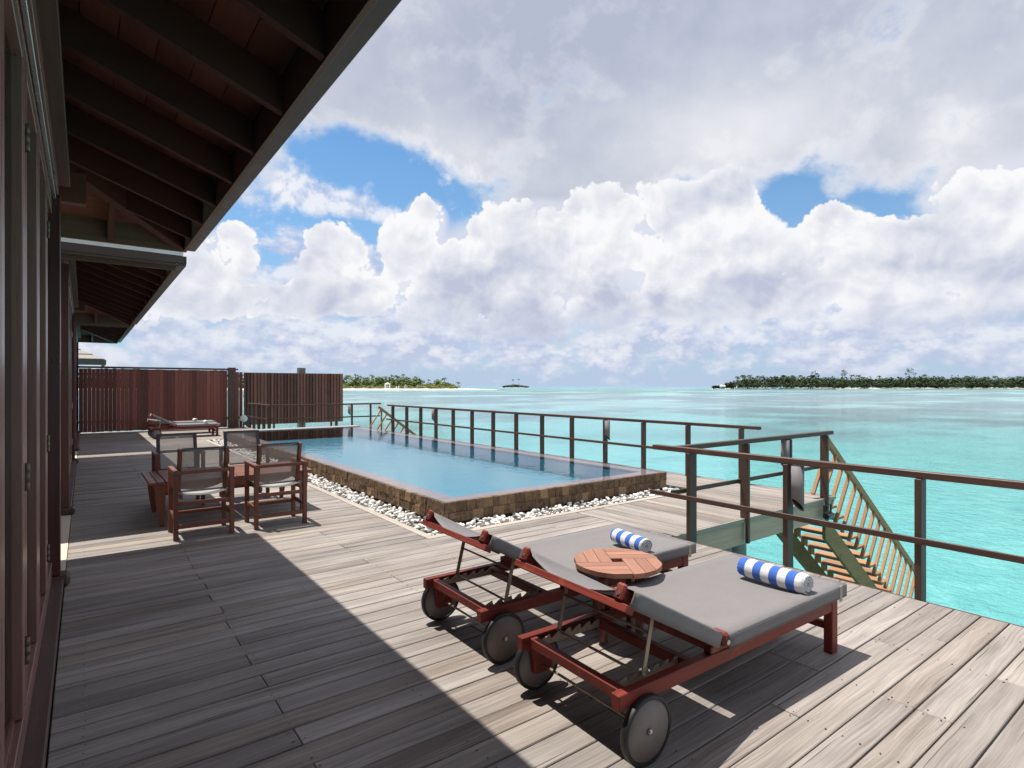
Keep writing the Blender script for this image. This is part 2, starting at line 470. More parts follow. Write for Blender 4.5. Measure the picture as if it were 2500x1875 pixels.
def sea_mat():
    M = Mat('lagoon_water'); x, y, z = sep(M.pos)
    dist = X.m('SQRT', x * x + y * y)
    # what lies on the bottom: sand, coral and seagrass, deep water beyond the reef
    q = vmath('MULTIPLY', M.pos, (.01, .01, 0.))
    g = noise2(q, 1.3, 5., .6); g2 = noise2(vmath('MULTIPLY', M.pos, (.05, .05, 0)), 1., 5., .62); g3 = noise2(vmath('MULTIPLY', M.pos, (.006, .022, 0)), 1., 4., .6)
    sand = mixc(noise2(vmath('MULTIPLY', M.pos, (.35, .35, 0)), 1., 4., .6), (.09, .37, .37), (.145, .44, .43))
    pale = mixc(smooth(dist, 40., 160.), sand, (.25, .49, .465))
    grass = (.055, .15, .165)
    band = smooth(dist, 26., 75.) * smooth(dist, 900., 2500., 1., .3)
    gm = smooth(g * .42 + g2 * .42 + g3 * .4 + smooth(dist, 50., 110.) * .04, .56, .70) * band
    c = mixc(gm * .9, pale, grass)
    c = mixc(smooth(dist, 900., 2600.), c, (.06, .30, .36))
    st = noise2(vmath('MULTIPLY', M.pos, (.05, .012, 0)), 1., 5., .65); st2 = noise2(vmath('MULTIPLY', vmath('ADD', M.pos, (900., 0, 0)), (.012, .05, 0)), 1., 5., .65)
    stm = smooth(st * .5 + st2 * .5, .45, .6) * smooth(dist, 22., 60.) * smooth(dist, 700., 1500., 1., .2)
    c = mixc(stm * .75, c, (.085, .19, .205))
    near = noise2(vmath('MULTIPLY', M.pos, (.9, .9, 0)), 1., 3., .6)
    c = mixc(smooth(near, .5, .7) * .55 * smooth(dist, 60., 15.), c, (.17, .50, .48))  # pale sand mottling close in, with caustic light painted into it
    cor = noise2(vmath('MULTIPLY', vmath('ADD', M.pos, (31., 7., 0)), (.22, .3, 0)), 1., 4., .6)
    c = mixc(smooth(cor, .58, .72) * .45 * smooth(dist, 8., 20.), c, (.045, .24, .26))
    w = noise(vmath('MULTIPLY', M.pos, (2.6, 2.2, 1)), 1., 4., .6) * .42 + noise(vmath('MULTIPLY', M.pos, (8., 7., 1)), 1., 3., .6) * .2 + noise(vmath('MULTIPLY', M.pos, (.5, .4, 1)), 1., 2., .5) * .3
    fade = 1. / (dist * .02 + 1.)
    M.set(base=c, rough=lin(dist, 0., 400., .04, .25).clamp(), spec=.3, ior=1.33)
    n = M.nt.nodes.new('ShaderNodeBump'); n.inputs['Distance'].default_value = .5
    M.nt.links.new((fade * .8).v, n.inputs['Strength']); M.nt.links.new(w.v, n.inputs['Height']); M.nt.links.new(n.outputs[0], M.b.inputs['Normal'])
    return M.m
sea = sea_mat()

def stone_mat():
    M = Mat('pool_wall_stone'); r = M.rand
    p = shift(M.obj, r, 13.)
    n = noise(p, 22., 5., .65); n2 = noise(p, 70., 4., .65); n3 = voro(p, 45., 0., feature='F1')
    c = mixc(lin(n, .3, .7).clamp(), (.075, .05, .036), (.27, .175, .105))
    c = mixc(smooth(r, .72, .9) * .7, c, (.36, .235, .13))
    v = lin(X.m('FRACT', r * 9.7), 0., 1., .82, 1.12); c = vmath('MULTIPLY', c, comb(v, v, v))
    c = mixc(smooth(n2, .62, .72) * .7, c, (.03, .022, .018))
    M.set(base=c, rough=.85, spec=.25).bump(n * .8 + n2 * .9, 1., .012); return M.m
stone = stone_mat()
def pebble_mat():
    M = Mat('beach_pebble'); r = X.m('FRACT', M.rand + M.isl)
    n = noise(shift(M.obj, r, 5.), 30., 4., .6)
    c = mixc(smooth(r, .76, .80), mixc(n, (.68, .65, .60), (.84, .82, .79)), mixc(n, (.13, .13, .12), (.27, .25, .23)))
    M.set(base=c, rough=.65, spec=.35); return M.m
pebblem = pebble_mat()
bedm = plain('pebble_bed', (.36, .33, .29), .9, sc=60., var=.4, bump=.6)
copem = plain('coping_stone', (.29, .195, .215), .6, sc=18., var=.25)
def tile_mat():
    M = Mat('pool_tile')
    p = vmath('MULTIPLY', M.pos, (1 / .05, 1 / .05, 1 / .05))
    c = mixc(noise(p, .6, 2., .5), (.06, .235, .335), (.095, .315, .43))
    M.set(base=c, rough=.4); return M.m
tile = tile_mat()
edgew = wood3('pale_edging_board', (.50, .44, .38), (.37, .32, .27), .7, .25, .1)
shingle = plain('roof_shingle', (.33, .29, .26), .85, sc=8., var=.3, bump=.5)
roofdark = plain('roof_covering', (.17, .14, .125), .85, sc=4., var=.25)

# ------------------------------------------------------------------ sea
SEA_Z = -2.6
bm = BM(); 
rs = [0, 15, 40, 100, 300, 900, 2500, 7000, 20000, 50000]; rings = []
for r in rs[1:]: rings.append([bm.verts.new((r * math.cos(t), r * math.sin(t), SEA_Z)) for t in [2 * math.pi * k / 48 for k in range(48)]])
bm.faces.new(rings[0])
for a, b in zip(rings, rings[1:]):
    for k in range(48): bm.faces.new((a[k], b[k], b[(k + 1) % 48], a[(k + 1) % 48]))
tag(part('sea', bm, sea), kind='structure')

# ------------------------------------------------------------------ main deck, boards running from the villa to the lagoon
PITCH = .144
XW, XE = -.118, 4.70                     # villa side, lagoon side
PX0, PX1, PY0, PY1 = 3.15, 6.95, 5.43, 17.5   # pool walls
TX, TY = 2.80, 5.07                      # outer edge of the pebble trough
deck = tag(part('deck', box(BM(), XW + .02, -2.4, -.26, XE - .06, -2.36, -.03), timber), kind='structure')
bm = BM()
for xj in (-.05, .0, .73, 1.3, 1.95, 2.6): box(bm, xj - .03, -2.3, -.19, xj + .03, 22.7, -.032)
for xj in (3.1, 3.75, 4.4): box(bm, xj - .03, -2.3, -.19, xj + .03, 5.0, -.032)
box(bm, -.21, -2.3, -.25, -.082, 23.1, -.034)
box(bm, -.2, 23.05, -.2, 4.8, 23.1, -.034)
box(bm, XE - .055, -2.3, -.24, XE - .015, 3.60, -.032)
box(bm, XE - .012, -2.3, -.035, XE + .012, 3.62, -.004)
part('edge_joists', bm, timber, deck)
# posts of stone-grey piles below the deck
def plank_bm(x0, y0, x1, y1, axis):
    z = rnd.uniform(-.0022, .0012); t = rnd.uniform(-.0012, .0012)
    b = box(BM(), x0, y0, -.028 + z, x1, y1, z, .0035)
    for v in b.verts:
        if v.co.z > -.01: v.co.z += t * ((v.co.y - (y0 + y1) / 2) if axis == 0 else (v.co.x - (x0 + x1) / 2)) / .07
    return b
main_planks = []; screws = []
row = 0; y = -1.3
while y < 23.1:
    y1 = min(y + PITCH - .0075, 23.12)
    xe = XE - .014
    if y > TY - .10 and y < PY1 + .42: xe = TX - .09
    if y >= PY1 + .42: xe = 4.69 if y < 19.8 else 4.86
    js = [.73 + rnd.uniform(-.012, .012)] if row % 2 == 0 else ([1.95 + rnd.uniform(-.01, .01)] if row % 4 == 1 else [])
    if xe > 4: js += {0: [3.1], 1: [4.05], 2: [2.6, 3.75], 3: [3.1]}[row % 4]
    xs = [XW] + [j for j in js if j < xe - .3] + [xe]
    for a, b in zip(xs, xs[1:]): main_planks.append((a + (.0 if a == XW else .0015), y, b - (.0 if b == xe else .0015), y1))
    for q in [.0, .73, 1.3, 1.95, 2.6] + ([3.1, 3.75, 4.4] if xe > 4 else []):
        offs = (-.022, .022) if any(abs(q - j) < .05 for j in js) else (0.,)
        for o in offs:
            for fy in (.24, .76): screws.append((q + o + rnd.uniform(-.006, .006), y + (y1 - y) * fy + rnd.uniform(-.006, .006)))
    y += PITCH; row += 1
main_planks.sort(key=lambda p: (abs(p[1] - 1.2) if p[1] > .8 else 90 - p[1]))
for p in main_planks[:300]: part('plank', plank_bm(*p, 0), deck_x, deck)
def join(bms):
    out = BM()
    for b in bms:
        me = bpy.data.meshes.new('t'); b.to_mesh(me); b.free(); out.from_mesh(me); bpy.data.meshes.remove(me)
    return out
part('far_planks', join([plank_bm(*p, 0) for p in main_planks[300:]]), deck_x, deck, kind='stuff')
bm = BM()
for sx, sy in screws:
    if sy < .8 or sy > 11: continue
    r = rnd.uniform(.0026, .0046); n = 7
    vs = [bm.verts.new((sx + r * rnd.uniform(.9, 1.7) * math.cos(6.283 * k / n), sy + r * math.sin(6.283 * k / n), .0022)) for k in range(n)]
    bm.faces.new(vs)
part('screw_heads', bm, plain('screw_hole', (.03, .026, .024), .6), deck, kind='stuff')

# ------------------------------------------------------------------ lagoon-side deck, boards running along the pool
side = tag(part('side_deck', box(BM(), XE + .02, 3.66, -.24, 8.16, 3.705, -.035), algaew), kind='structure')
SX1 = 8.24
x = XE + .004; k = 0
sp = []
while x < SX1 - .02:
    x1 = min(x + PITCH - .0065, SX1)
    if x < PX1 + .12:
        sp.append((x, 3.62, x1, TY - .10))
        sp.append((x, PY1 + .42, x1, 19.75))
    else:
        ys = [3.62, 6.4 + (k % 3) * 1.1, 11.5 + (k % 2) * 1.7, 19.75]
        for a, b in zip(ys, ys[1:]): sp.append((x, a + .0015, x1, b - .0015))
    x += PITCH; k += 1
for p in sp: part('plank', plank_bm(*p, 1), deck_y, side)
bm = BM()
for yj in (4.3, 4.9, 6.2, 8., 10., 12., 14., 16., 18.4, 19.6): box(bm, 7.06 if 5 < yj < 18 else XE + .03, yj - .03, -.2, 8.16, yj + .03, -.033)
box(bm, 8.165, 3.66, -.26, 8.21, 19.7, -.035)
part('edge_joists', bm, algaew, side)
b = box(BM(), XE + .03, 3.5985, -.045, 8.26, 3.6185, -.002); part('edge_board', b, wood3('green_grey_board', (.52, .44, .37), (.38, .32, .27), .7), side)
b = box(BM(), XE + .03, 3.63, -.30, 8.2, 3.659, -.05); part('fascia_board', b, wood3('wet_fascia_board', (.5, .34, .25), (.35, .235, .17), .7), side)
for (px_, py_) in ((6.2, 4.02), (8.0, 4.9), (8.0, 9.), (8.0, 13.), (8.0, 17.)):
    t = thing('concrete_pile', {4.02: 'round concrete pile under the near edge of the lagoon-side deck', 4.9: 'round concrete pile under the deck corner by the stairs', 9.: 'round concrete pile under the lagoon-side deck beside the near half of the pool',
              13.: 'round concrete pile under the lagoon-side deck past the middle of the pool', 17.: 'round concrete pile under the lagoon-side deck at the far end of the pool'}[py_], 'pile', (px_, py_, -3.2), group='concrete piles under the deck')
    part('shaft', lathe(BM(), [(.118, 0), (.115, 1.4), (.115, 2.9)], 20, 'Z'), concrete, t)
    part('cap', box(BM(), -.15, -.15, 2.9, .15, .15, 3.0, .01), concrete, t)

# ------------------------------------------------------------------ swimming pool
WZ = .236
pool = thing('swimming_pool', 'raised infinity swimming pool with rough brown stone walls and still blue water', 'pool', (PX0, PY0, -.1))
bm = BM()
cw = .26
ix0, ix1, iy0, iy1 = PX0 + cw, PX1 - cw, PY0 + cw, PY1 - .2
# basin: floor and inner walls, open at the top
def quad(bm, *p): bm.faces.new([bm.verts.new(q) for q in p])
dz = -.06
quad(bm, (ix0, iy0, dz), (ix1, iy0, dz), (ix1, iy1, dz), (ix0, iy1, dz))
quad(bm, (ix0, iy0, dz), (ix0, iy0, .2), (ix1, iy0, .2), (ix1, iy0, dz)); quad(bm, (ix0, iy1, dz), (ix1, iy1, dz), (ix1, iy1, .2), (ix0, iy1, .2))
quad(bm, (ix0, iy0, dz), (ix0, iy1, dz), (ix0, iy1, .2), (ix0, iy0, .2)); quad(bm, (ix1, iy0, dz), (ix1, iy0, .2), (ix1, iy1, .2), (ix1, iy1, dz))
part('basin', bm, tile, pool, world=True, recalc=False)
def cope_seg(x0, y0, x1, y1, n, axis):
    for i in range(n):
        a = i / n; b_ = (i + 1) / n
        if axis == 0: q = (x0 + (x1 - x0) * a + .002, y0, x0 + (x1 - x0) * b_ - .002, y1)
        else: q = (x0, y0 + (y1 - y0) * a + .002, x1, y0 + (y1 - y0) * b_ - .002)
        z = rnd.uniform(-.001, .001)
        part('coping_slab', box(BM(), q[0], q[1], .175, q[2], q[3], .222 + z, .003), copem, pool, world=True)
cope_seg(PX0 + .012, PY0 + .012, PX1 - .012, PY0 + cw, 8, 0)
cope_seg(PX0 + .012, PY0 + cw + .003, PX0 + cw, PY1, 24, 1)
cope_seg(PX1 - cw, PY0 + cw + .003, PX1 - .012, PY1, 24, 1)
bm = box(BM(), PX0 + .0, PY1 - .2, -.1, PX1 + .02, PY1 + .1, .2385, .002); part('end_wall', bm, plain('end_wall_stone', (.11, .095, .095), .7), pool, world=True)
bm = box(BM(), PX0 + .0, PY1 - .22, .24, PX1 + .02, PY1 + .3, .254, .003); part('end_coping', bm, plain('end_coping_stone', (.3, .28, .27), .6), pool, world=True)
bm = box(BM(), PX0 + .04, PY0 + .04, -.45, PX0 + cw - .004, PY1 - .2, .172)
box(bm, PX1 - cw + .004, PY0 + .04, -.45, PX1 - .04, PY1 - .2, .172); box(bm, PX0 + cw, PY0 + .04, -.45, PX1 - cw, PY0 + cw - .004, .172)
box(bm, PX0 + cw - .01, PY0 + cw - .01, -.16, PX1 - cw + .01, PY1 - .2, -.075)
part('core_wall', bm, plain('core_stone', (.06, .045, .035), .9), pool, world=True)
# water laid over the whole top, spilling at the stone edge
bm = BM(); nx, ny = 2, 2
quad(bm, (PX0 + .004, PY0 + .004, WZ), (PX1 - .004, PY0 + .004, WZ), (PX1 - .004, PY1 - .2, WZ), (PX0 + .004, PY1 - .2, WZ))
part('water', bm, pool_water, pool, world=True, recalc=False)
# stones of the wall, two and a half courses
def course_stones(a, b, fixed, axis, n_max=400):
    out = []
    for ci, (z0, z1) in enumerate(((-.10, -.004), (0.0, .108), (.112, .224))):
        if ci == 0: continue
        u = a + (rnd.uniform(.02, .09) if ci == 1 else 0) - (0 if ci == 1 else 0)
        segs = []
        if u > a + .001: segs.append((a, u))
        while u < b - .05:
            w = rnd.choice((.085, .105, .12, .135, .155)); v = min(u + w, b); 
            if b - v < .05: v = b
            segs.append((u, v)); u = v
        for s0, s1 in segs: out.append((s0 + .0022, s1 - .0022, z0, z1))
    return out
def stone_piece(s0, s1, z0, z1, axis, fixed, outward):
    pr = rnd.uniform(.0, .012)
    d0, d1 = (fixed + .05, fixed - pr) if outward < 0 else (fixed - .05, fixed + pr)
    lo, hi = min(d0, d1), max(d0, d1)
    b = box(BM(), s0, lo, z0, s1, hi, z1) if axis == 0 else box(BM(), lo, s0, z0, hi, s1, z1)
    bmesh.ops.subdivide_edges(b, edges=b.edges[:], cuts=1, use_grid_fill=True)
    for v in b.verts:
        v.co += Vector((rnd.uniform(-1, 1), rnd.uniform(-1, 1), rnd.uniform(-1, 1) * .5)) * .0035
    return b
for s0, s1, z0, z1 in course_stones(PX0, PX1, PY0, 0): part('wall_stone', stone_piece(s0, s1, z0, z1, 0, PY0, -1), stone, pool, world=True)
far_st = []
for s0, s1, z0, z1 in course_stones(PY0 + .004, PY1, PX0, 1):
    if s0 < 16.5 - .0: part('wall_stone', stone_piece(s0, s1, z0, z1, 1, PX0, -1), stone, pool, world=True)
    else: far_st.append(stone_piece(s0, s1, z0, z1, 1, PX0, -1))
for s0, s1, z0, z1 in course_stones(PY0 + .004, PY1, PX1, 1): far_st.append(stone_piece(s0, s1, z0, z1, 1, PX1, 1))
part('far_wall_stones', join(far_st), stone, pool, world=True, kind='stuff')

# ------------------------------------------------------------------ pebble border with its pale edging boards
peb = thing('pebble_border', 'strip of white and grey pebbles along the foot of the pool wall', 'pebbles', (TX, TY, -.1))
bm = box(BM(), TX + .002, TY + .002, -.14, PX0 + .02, PY1 - .25, -.045); box(bm, PX0 + .025, TY + .002, -.14, PX1 + .1, PY0 + .02, -.045)
box(bm, TX + .002, PY1 - .249, -.14, PX0 - .01, PY1 + .415, -.045); box(bm, PX0 - .005, PY1 + .105, -.14, PX1 + .02, PY1 + .415, -.045)
box(bm, PX1 + .03, PY0 + .03, -.14, 7.075, PY1 + .4, -.045); box(bm, PX1 - .02, PY0 - .4, -.14, 7.068, PY0 - .0, -.05)
part('bed', bm, bedm, peb, world=True)
for (x0, y0, x1, y1, n, ax) in ((TX - .088, TY - .092, 7.06, TY - .004, 3, 0), (TX - .088, TY, TX - .004, PY1 + .41, 6, 1)):
    for i in range(n):
        a, b_ = i / n, (i + 1) / n
        q = (x0 + (x1 - x0) * a + .001, y0, x0 + (x1 - x0) * b_ - .001, y1) if ax == 0 else (x0, y0 + (y1 - y0) * a + .001, x1, y0 + (y1 - y0) * b_ - .001)
        part('edging_board', box(BM(), q[0], q[1], -.06, q[2], q[3], .004, .003), edgew, peb, world=True)
protos = []
for i in range(5):
    b = BM(); bmesh.ops.create_icosphere(b, subdivisions=1 if i else 1, radius=1.)
    for v in b.verts:
        k = 1 + .16 * mnoise.noise(v.co * 1.3 + Vector((i * 7, 0, 0)))
        v.co = v.co * k
    for f in b.faces: f.smooth = True
    me = bpy.data.meshes.new('pebble'); b.to_mesh(me); b.free(); me.materials.append(pebblem); protos.append(me)
spots = []
def strip(x0, x1, y0, y1, dens):
    for _ in range(int((x1 - x0) * (y1 - y0) * dens)):
        spots.append((rnd.uniform(x0, x1), rnd.uniform(y0, y1)))
strip(TX + .02, PX0 - .025, TY + .02, PY1 + .4, 560); strip(PX0 - .025, PX1 + .08, TY + .02, PY0 - .03, 580)
spots.sort(key=lambda q: math.hypot(q[0], q[1]))
bmall = []
allv, allf = [], []
for i, (sx, sy) in enumerate(spots):
    s = rnd.uniform(.017, .033); sc = (s * rnd.uniform(.95, 1.45), s * rnd.uniform(.8, 1.1), s * rnd.uniform(.5, .78))
    zz = -.05 + sc[2] * .7 + rnd.choice((0, 0, .012, .03, .045)); rot = (rnd.uniform(-.5, .5), rnd.uniform(-.5, .5), rnd.uniform(0, 6.28))
    me = protos[i % 5]
    if i < 300:
        o = bpy.data.objects.new('pebble', me); COL.objects.link(o); o.parent = peb
        o.location = (sx - TX, sy - TY, zz + .1); o.rotation_euler = rot; o.scale = sc
    else:
        Mx = Matrix.LocRotScale(Vector((sx - TX, sy - TY, zz + .1)), __import__('mathutils').Euler(rot), Vector(sc))
        n0 = len(allv); allv += [tuple(Mx @ v.co) for v in me.vertices]; allf += [tuple(k + n0 for k in p.vertices) for p in me.polygons]
me = bpy.data.meshes.new('pebbles'); me.from_pydata(allv, [], allf); me.materials.append(pebblem)
for p in me.polygons: p.use_smooth = True
o = bpy.data.objects.new('further_pebbles', me); COL.objects.link(o); o.parent = peb; o['kind'] = 'stuff'

# stone floor of the passage between the villa pavilions
for i, (a, b_) in enumerate(((5.62, 8.42), (14.1, 16.6))):
    st = tag(part('passage_floor', box(BM(), -4.5, a, -.2, XW - .004, b_, .003), stonefl), kind='structure')

# ------------------------------------------------------------------ villa pavilions
XF = .85                 # inner face of the fascia
ZF = 2.935               # underside of the rafters at the fascia
SL = .373                # roof slope
RX0 = -6.3               # far eave of the roof, behind the villa
DX = -.19                # outer face of the door stiles
def prism(bm, poly, zlo, zhi):
    """poly [(x,y)], bottoms and tops from functions of (x,y)"""
    return hexa(bm, [(x, y, zlo(x, y)) for x, y in poly], [(x, y, zhi(x, y)) for x, y in poly])
def clip(poly, a, b, c):
    """keep a*x+b*y<=c"""
    out = []
    for i, p in enumerate(poly):
        q = poly[(i + 1) % len(poly)]; fp = a * p[0] + b * p[1] - c; fq = a * q[0] + b * q[1] - c
        if fp <= 0: out.append(p)
        if fp * fq < 0:
            t = fp / (fp - fq); out.append((p[0] + (q[0] - p[0]) * t, p[1] + (q[1] - p[1]) * t))
    return out
def make_door(parent, y0, y1, hinge_side, handle=False):
    d = part('door', box(BM(), DX - .062, y0 + .004, .075, DX, y1 - .004, .20, .003), doorw, parent, world=True)   # bottom rail
    part('top_rail', box(BM(), DX - .062, y0 + .101, 2.78, DX, y1 - .101, 2.862, .003), doorw, d, world=True)
    for a, b in ((y0 + .004, y0 + .1), (y1 - .1, y1 - .004)):
        part('stile', box(BM(), DX - .062, a, .203, DX, b, 2.862, .004), doorw, d, world=True)
    part('glazing_bead', box(BM(), DX - .046, y0 + .1, .2, DX - .024, y1 - .1, .222), doorw, d, world=True)
    part('pane', box(BM(), DX - .040, y0 + .1, .224, DX - .034, y1 - .1, 2.78), glass, d, world=True)
    hy = y0 if hinge_side < 0 else y1
    for hz in (.38, 1.08, 2.45):
        bm = BM(); tube(bm, [(DX + .006, hy, hz), (DX + .006, hy, hz + .11)], .007, 8)
        for q in (.0, .036, .073): lathe(bm, [(.009, hz + q), (.009, hz + q + .034)], 8, 'Z', (DX + .006, hy, 0))
        part('hinge', bm, brass, d, world=True)
    return d
def pavilion(y0, y1, w0, w1, label, n_rafter, doors, detail=True, rear=True, dz=0.):
    ZF = 2.935 + dz
    t = thing('villa_pavilion', label, 'building', (-.12, w0, 0), group='villa pavilions')
    H = (RX0 + XF) / 2
    hz = lambda x, y: SL * min(XF - x, y1 - y, y - y0, x - RX0)
    # ---- roof covering: slab above the ceiling boards
    half = (XF - RX0) / 2; my0, my1 = y0 + half, y1 - half
    if my0 > my1: my0 = my1 = (y0 + y1) / 2
    ridge_z = SL * min(half, (y1 - y0) / 2)
    o = .10
    bm = BM()
    def roof_sheet(zoff, ov):
        c = [(RX0 - ov, y0 - ov), (XF + ov, y0 - ov), (XF + ov, y1 + ov), (RX0 - ov, y1 + ov)]
        v = [bm.verts.new((x, y, ZF + zoff - SL * ov)) for x, y in c]
        r = [bm.verts.new((H, my0, ZF + zoff + ridge_z)), bm.verts.new((H, my1 + .01, ZF + zoff + ridge_z))]
        return v, r
    v, r = roof_sheet(.30, o); u, q = roof_sheet(.226, o)
    for a, b in ((v, r), (u, q)):
        bm.faces.new((a[0], a[1], b[0])); bm.faces.new((a[1], a[2], b[1], b[0])); bm.faces.new((a[2], a[3], b[1])); bm.faces.new((a[3], a[0], b[0], b[1]))
    for i in range(4): bm.faces.new((v[i], v[(i + 1) % 4], u[(i + 1) % 4], u[i]))
    roof = part('roof', bm, roofdark, t, world=True)
    zl = lambda x, y: ZF + .20 + hz(x, y); zh = lambda x, y: ZF + .22 + hz(x, y)
    # ---- ceiling boards, along the eave on the long side and across at the hip ends
    n = 9; bw = .17
    for i in range(n):
        xa, xb = XF - .02 - (i + 1) * bw + .002, XF - .02 - i * bw - .002
        poly = [(xa, y0 + (XF - xa)), (xb, y0 + (XF - xb)), (xb, y1 - (XF - xb)), (xa, y1 - (XF - xa))]
        if poly[3][1] - poly[0][1] < .3: continue
        part('ceiling_board', prism(BM(), poly, zl, zh), ceilw, roof, world=True)
        for ye, s in ((y1, 1), (y0, -1)):
            ya, yb = ye - s * (.02 + (i + 1) * bw - .002), ye - s * (.02 + i * bw + .002)
            poly = [(-1.4, ya), (XF - abs(ye - ya), ya), (XF - abs(ye - yb), yb), (-1.4, yb)]
            part('ceiling_board', prism(BM(), poly, zl, zh), ceilw, roof, world=True)
    # ---- rafters
    def rafter(p, q, w=.05, hgt=.197):
        bm = BM(); a, b = Vector(p), Vector(q); dd = (b - a); dd.z = 0; s = Vector((-dd.y, dd.x, 0)).normalized() * (w / 2)
        hexa(bm, [a - s, a + s, b + s, b - s], [k + Vector((0, 0, hgt)) for k in (a - s, a + s, b + s, b - s)])
        part('rafter', bm, rafw, roof, world=True)
    ys = [y1 - .57 - .65 * i for i in range(n_rafter)]
    for yy in ys:
        L = min(XF + 1.2, y1 - yy - .02, yy - y0 - .02)
        if L < .15: continue
        rafter((XF - .002, yy, ZF), (XF - L, yy, ZF + SL * L))
    for ye, s in ((y1, 1), (y0, -1)):
        if s < 0 and not detail: continue
        for i in range(3):
            xx = XF - .64 - .62 * i; L = XF - xx - .03
            rafter((xx, ye - s * .002, ZF), (xx, ye - s * L, ZF + SL * L))
        L = 2.2
        bm = BM(); a = Vector((XF - .01, ye - s * .01, ZF - .012)); b = Vector((XF - L, ye - s * L, ZF + SL * L - .012)); w = Vector((.7071, -s * .7071, 0)) * .045 if s > 0 else Vector((.7071, .7071, 0)) * .045
        hexa(bm, [a - w, a + w, b + w, b - w], [k + Vector((0, 0, .208)) for k in (a - w, a + w, b + w, b - w)])
        part('hip_rafter', bm, rafw, roof, world=True)
    # ---- fascia and gutter round the eave
    def run(x0, ya, x1, yb):
        pass
    part('fascia', box(BM(), XF, y0, ZF - .012, XF + .03, y1 + .03, ZF + .225, .002), wood3_fascia, roof, world=True)
    part('fascia', box(BM(), -2.2, y1, ZF - .012, XF - .002, y1 + .03, ZF + .225, .002), wood3_fascia, roof, world=True)
    part('fascia', box(BM(), -2.2, y0 - .03, ZF - .012, XF + .03, y0 - .002, ZF + .225, .002), wood3_fascia, roof, world=True)
    g = BM(); box(g, XF + .032, y0 - .13, ZF + .03, XF + .13, y1 + .13, ZF + .055, .004); box(g, XF + .108, y0 - .13, ZF + .056, XF + .135, y1 + .13, ZF + .15, .004)
    part('gutter', g, greyfr, roof, world=True)
    for ye, s in ((y1 + .032, 1), (y0 - .032, -1)):
        g = BM(); e0, e1 = sorted((ye, ye + s * .098)); f0, f1 = sorted((ye + s * .076, ye + s * .103))
        box(g, -2.2, e0, ZF + .03, XF + .03, e1, ZF + .055, .004); box(g, -2.2, f0, ZF + .056, XF + .106, f1, ZF + .15, .004)
        part('gutter', g, greyfr, roof, world=True)
    part('sunlit_edge_strip', hexa(BM(), [(-2.2, y0 - .135, ZF + .151), (XF + .1, y0 - .135, ZF + .151), (XF + .1, y0 - .04, ZF + .19), (-2.2, y0 - .04, ZF + .19)], [(-2.2, y0 - .135, ZF + .196), (XF + .1, y0 - .135, ZF + .196), (XF + .1, y0 - .04, ZF + .235), (-2.2, y0 - .04, ZF + .235)]), sunlit_edge_m, roof, world=True)  # pale strip added above the gutter to paint in a sunlit roof edge
    # ---- header over the doors
    hd = part('header', box(BM(), -.26, w0, 2.93, -.155, w1, 3.04, .003), doorw, t, world=True)
    part('head_board', box(BM(), -.26, w0, 3.042, -.085, w1, 3.10, .003), timber, hd, world=True)
    part('wall_plate', box(BM(), -.26, w0, 3.102, -.10, w1, 3.30), rafw, hd, world=True)
    part('door_track', box(BM(), -.186, w0 + .05, 2.893, -.166, w1 - .12, 2.915, .003), steel, hd, world=True)
    part('track_board', box(BM(), -.25, w0 + .05, 2.868, -.19, w1 - .12, 2.928, .002), doorw, hd, world=True)
    # ---- columns
    for yc in (w0, w1 - .15):
        c = part('column', box(BM(), -.285, yc, .09, -.142, yc + .15, 2.929, .005), colw, t, world=True)
        b = BM(); box(b, -.30, yc - .02, .004, -.085, yc + .17, .086, .02); part('column_foot', b, timber, c, world=True)
    # ---- door sill
    part('sill', box(BM(), -.27, w0 + .17, .0, XW - .004, w1 - .18, .07, .004), sillw, t, world=True)
    # ---- beam ends under the eave
    for yb in (w1 + .45,):
        part('beam_end', box(BM(), -.30, yb, 3.305 if yb < w1 else 3.04, .015, yb + .10, 3.40 if yb < w1 else 3.30, .003), ceilw, t, world=True)
    # ---- walls behind
    bm = BM(); box(bm, -5.4, w0 + .02, .0, -5.3, w1 - .02, 3.3); box(bm, -5.29, w0 + .02, .0, -.29, w0 + .12, 3.3); box(bm, -5.29, w1 - .12, .0, -.29, w1 - .02, 3.3)
    box(bm, -5.29, w0 + .125, 3.2, -.29, w1 - .125, 3.3)
    part('wall', bm, plaster, t, world=True)
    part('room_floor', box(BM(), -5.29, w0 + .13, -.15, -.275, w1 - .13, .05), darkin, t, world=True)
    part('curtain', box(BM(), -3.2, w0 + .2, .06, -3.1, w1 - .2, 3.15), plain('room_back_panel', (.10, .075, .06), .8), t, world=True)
    for i, (a, b) in enumerate(doors): make_door(t, a, b, 1 if i % 2 else -1)
    return t
sunlit_edge_m = plain('painted_sunlit_edge', (.75, .73, .70), .6)  # pale colour standing in for sun on the roof edge
wood3_fascia = wood3('fascia_timber', (.2, .115, .085), (.13, .075, .055), .6, .3, .1)
colw = wood3('column_timber', (.12, .04, .028), (.07, .024, .018), .32, .5, .1)
sillw = wood3('sill_timber', (.13, .07, .055), (.075, .042, .034), .45, .4, .1, wear=(.2, .13, .09))
P1D = [(.505 + .84 * i, .505 + .84 * (i + 1)) for i in range(-1, 5)]
pavilion(-2.9, 7.0, -1.6, 5.58, 'nearest villa pavilion with folding glass doors under a deep dark rafter eave', 15, [(1.34 + .84 * (i - 2), 1.34 + .84 * (i - 1)) for i in range(0, 7)], dz=.02)
pavilion(7.95, 15.75, 8.42, 14.1, 'middle villa pavilion whose eave stands beyond the nearest roof corner', 11, [(8.6 + .88 * i, 8.6 + .88 * (i + 1)) for i in range(6)], dz=-.025)
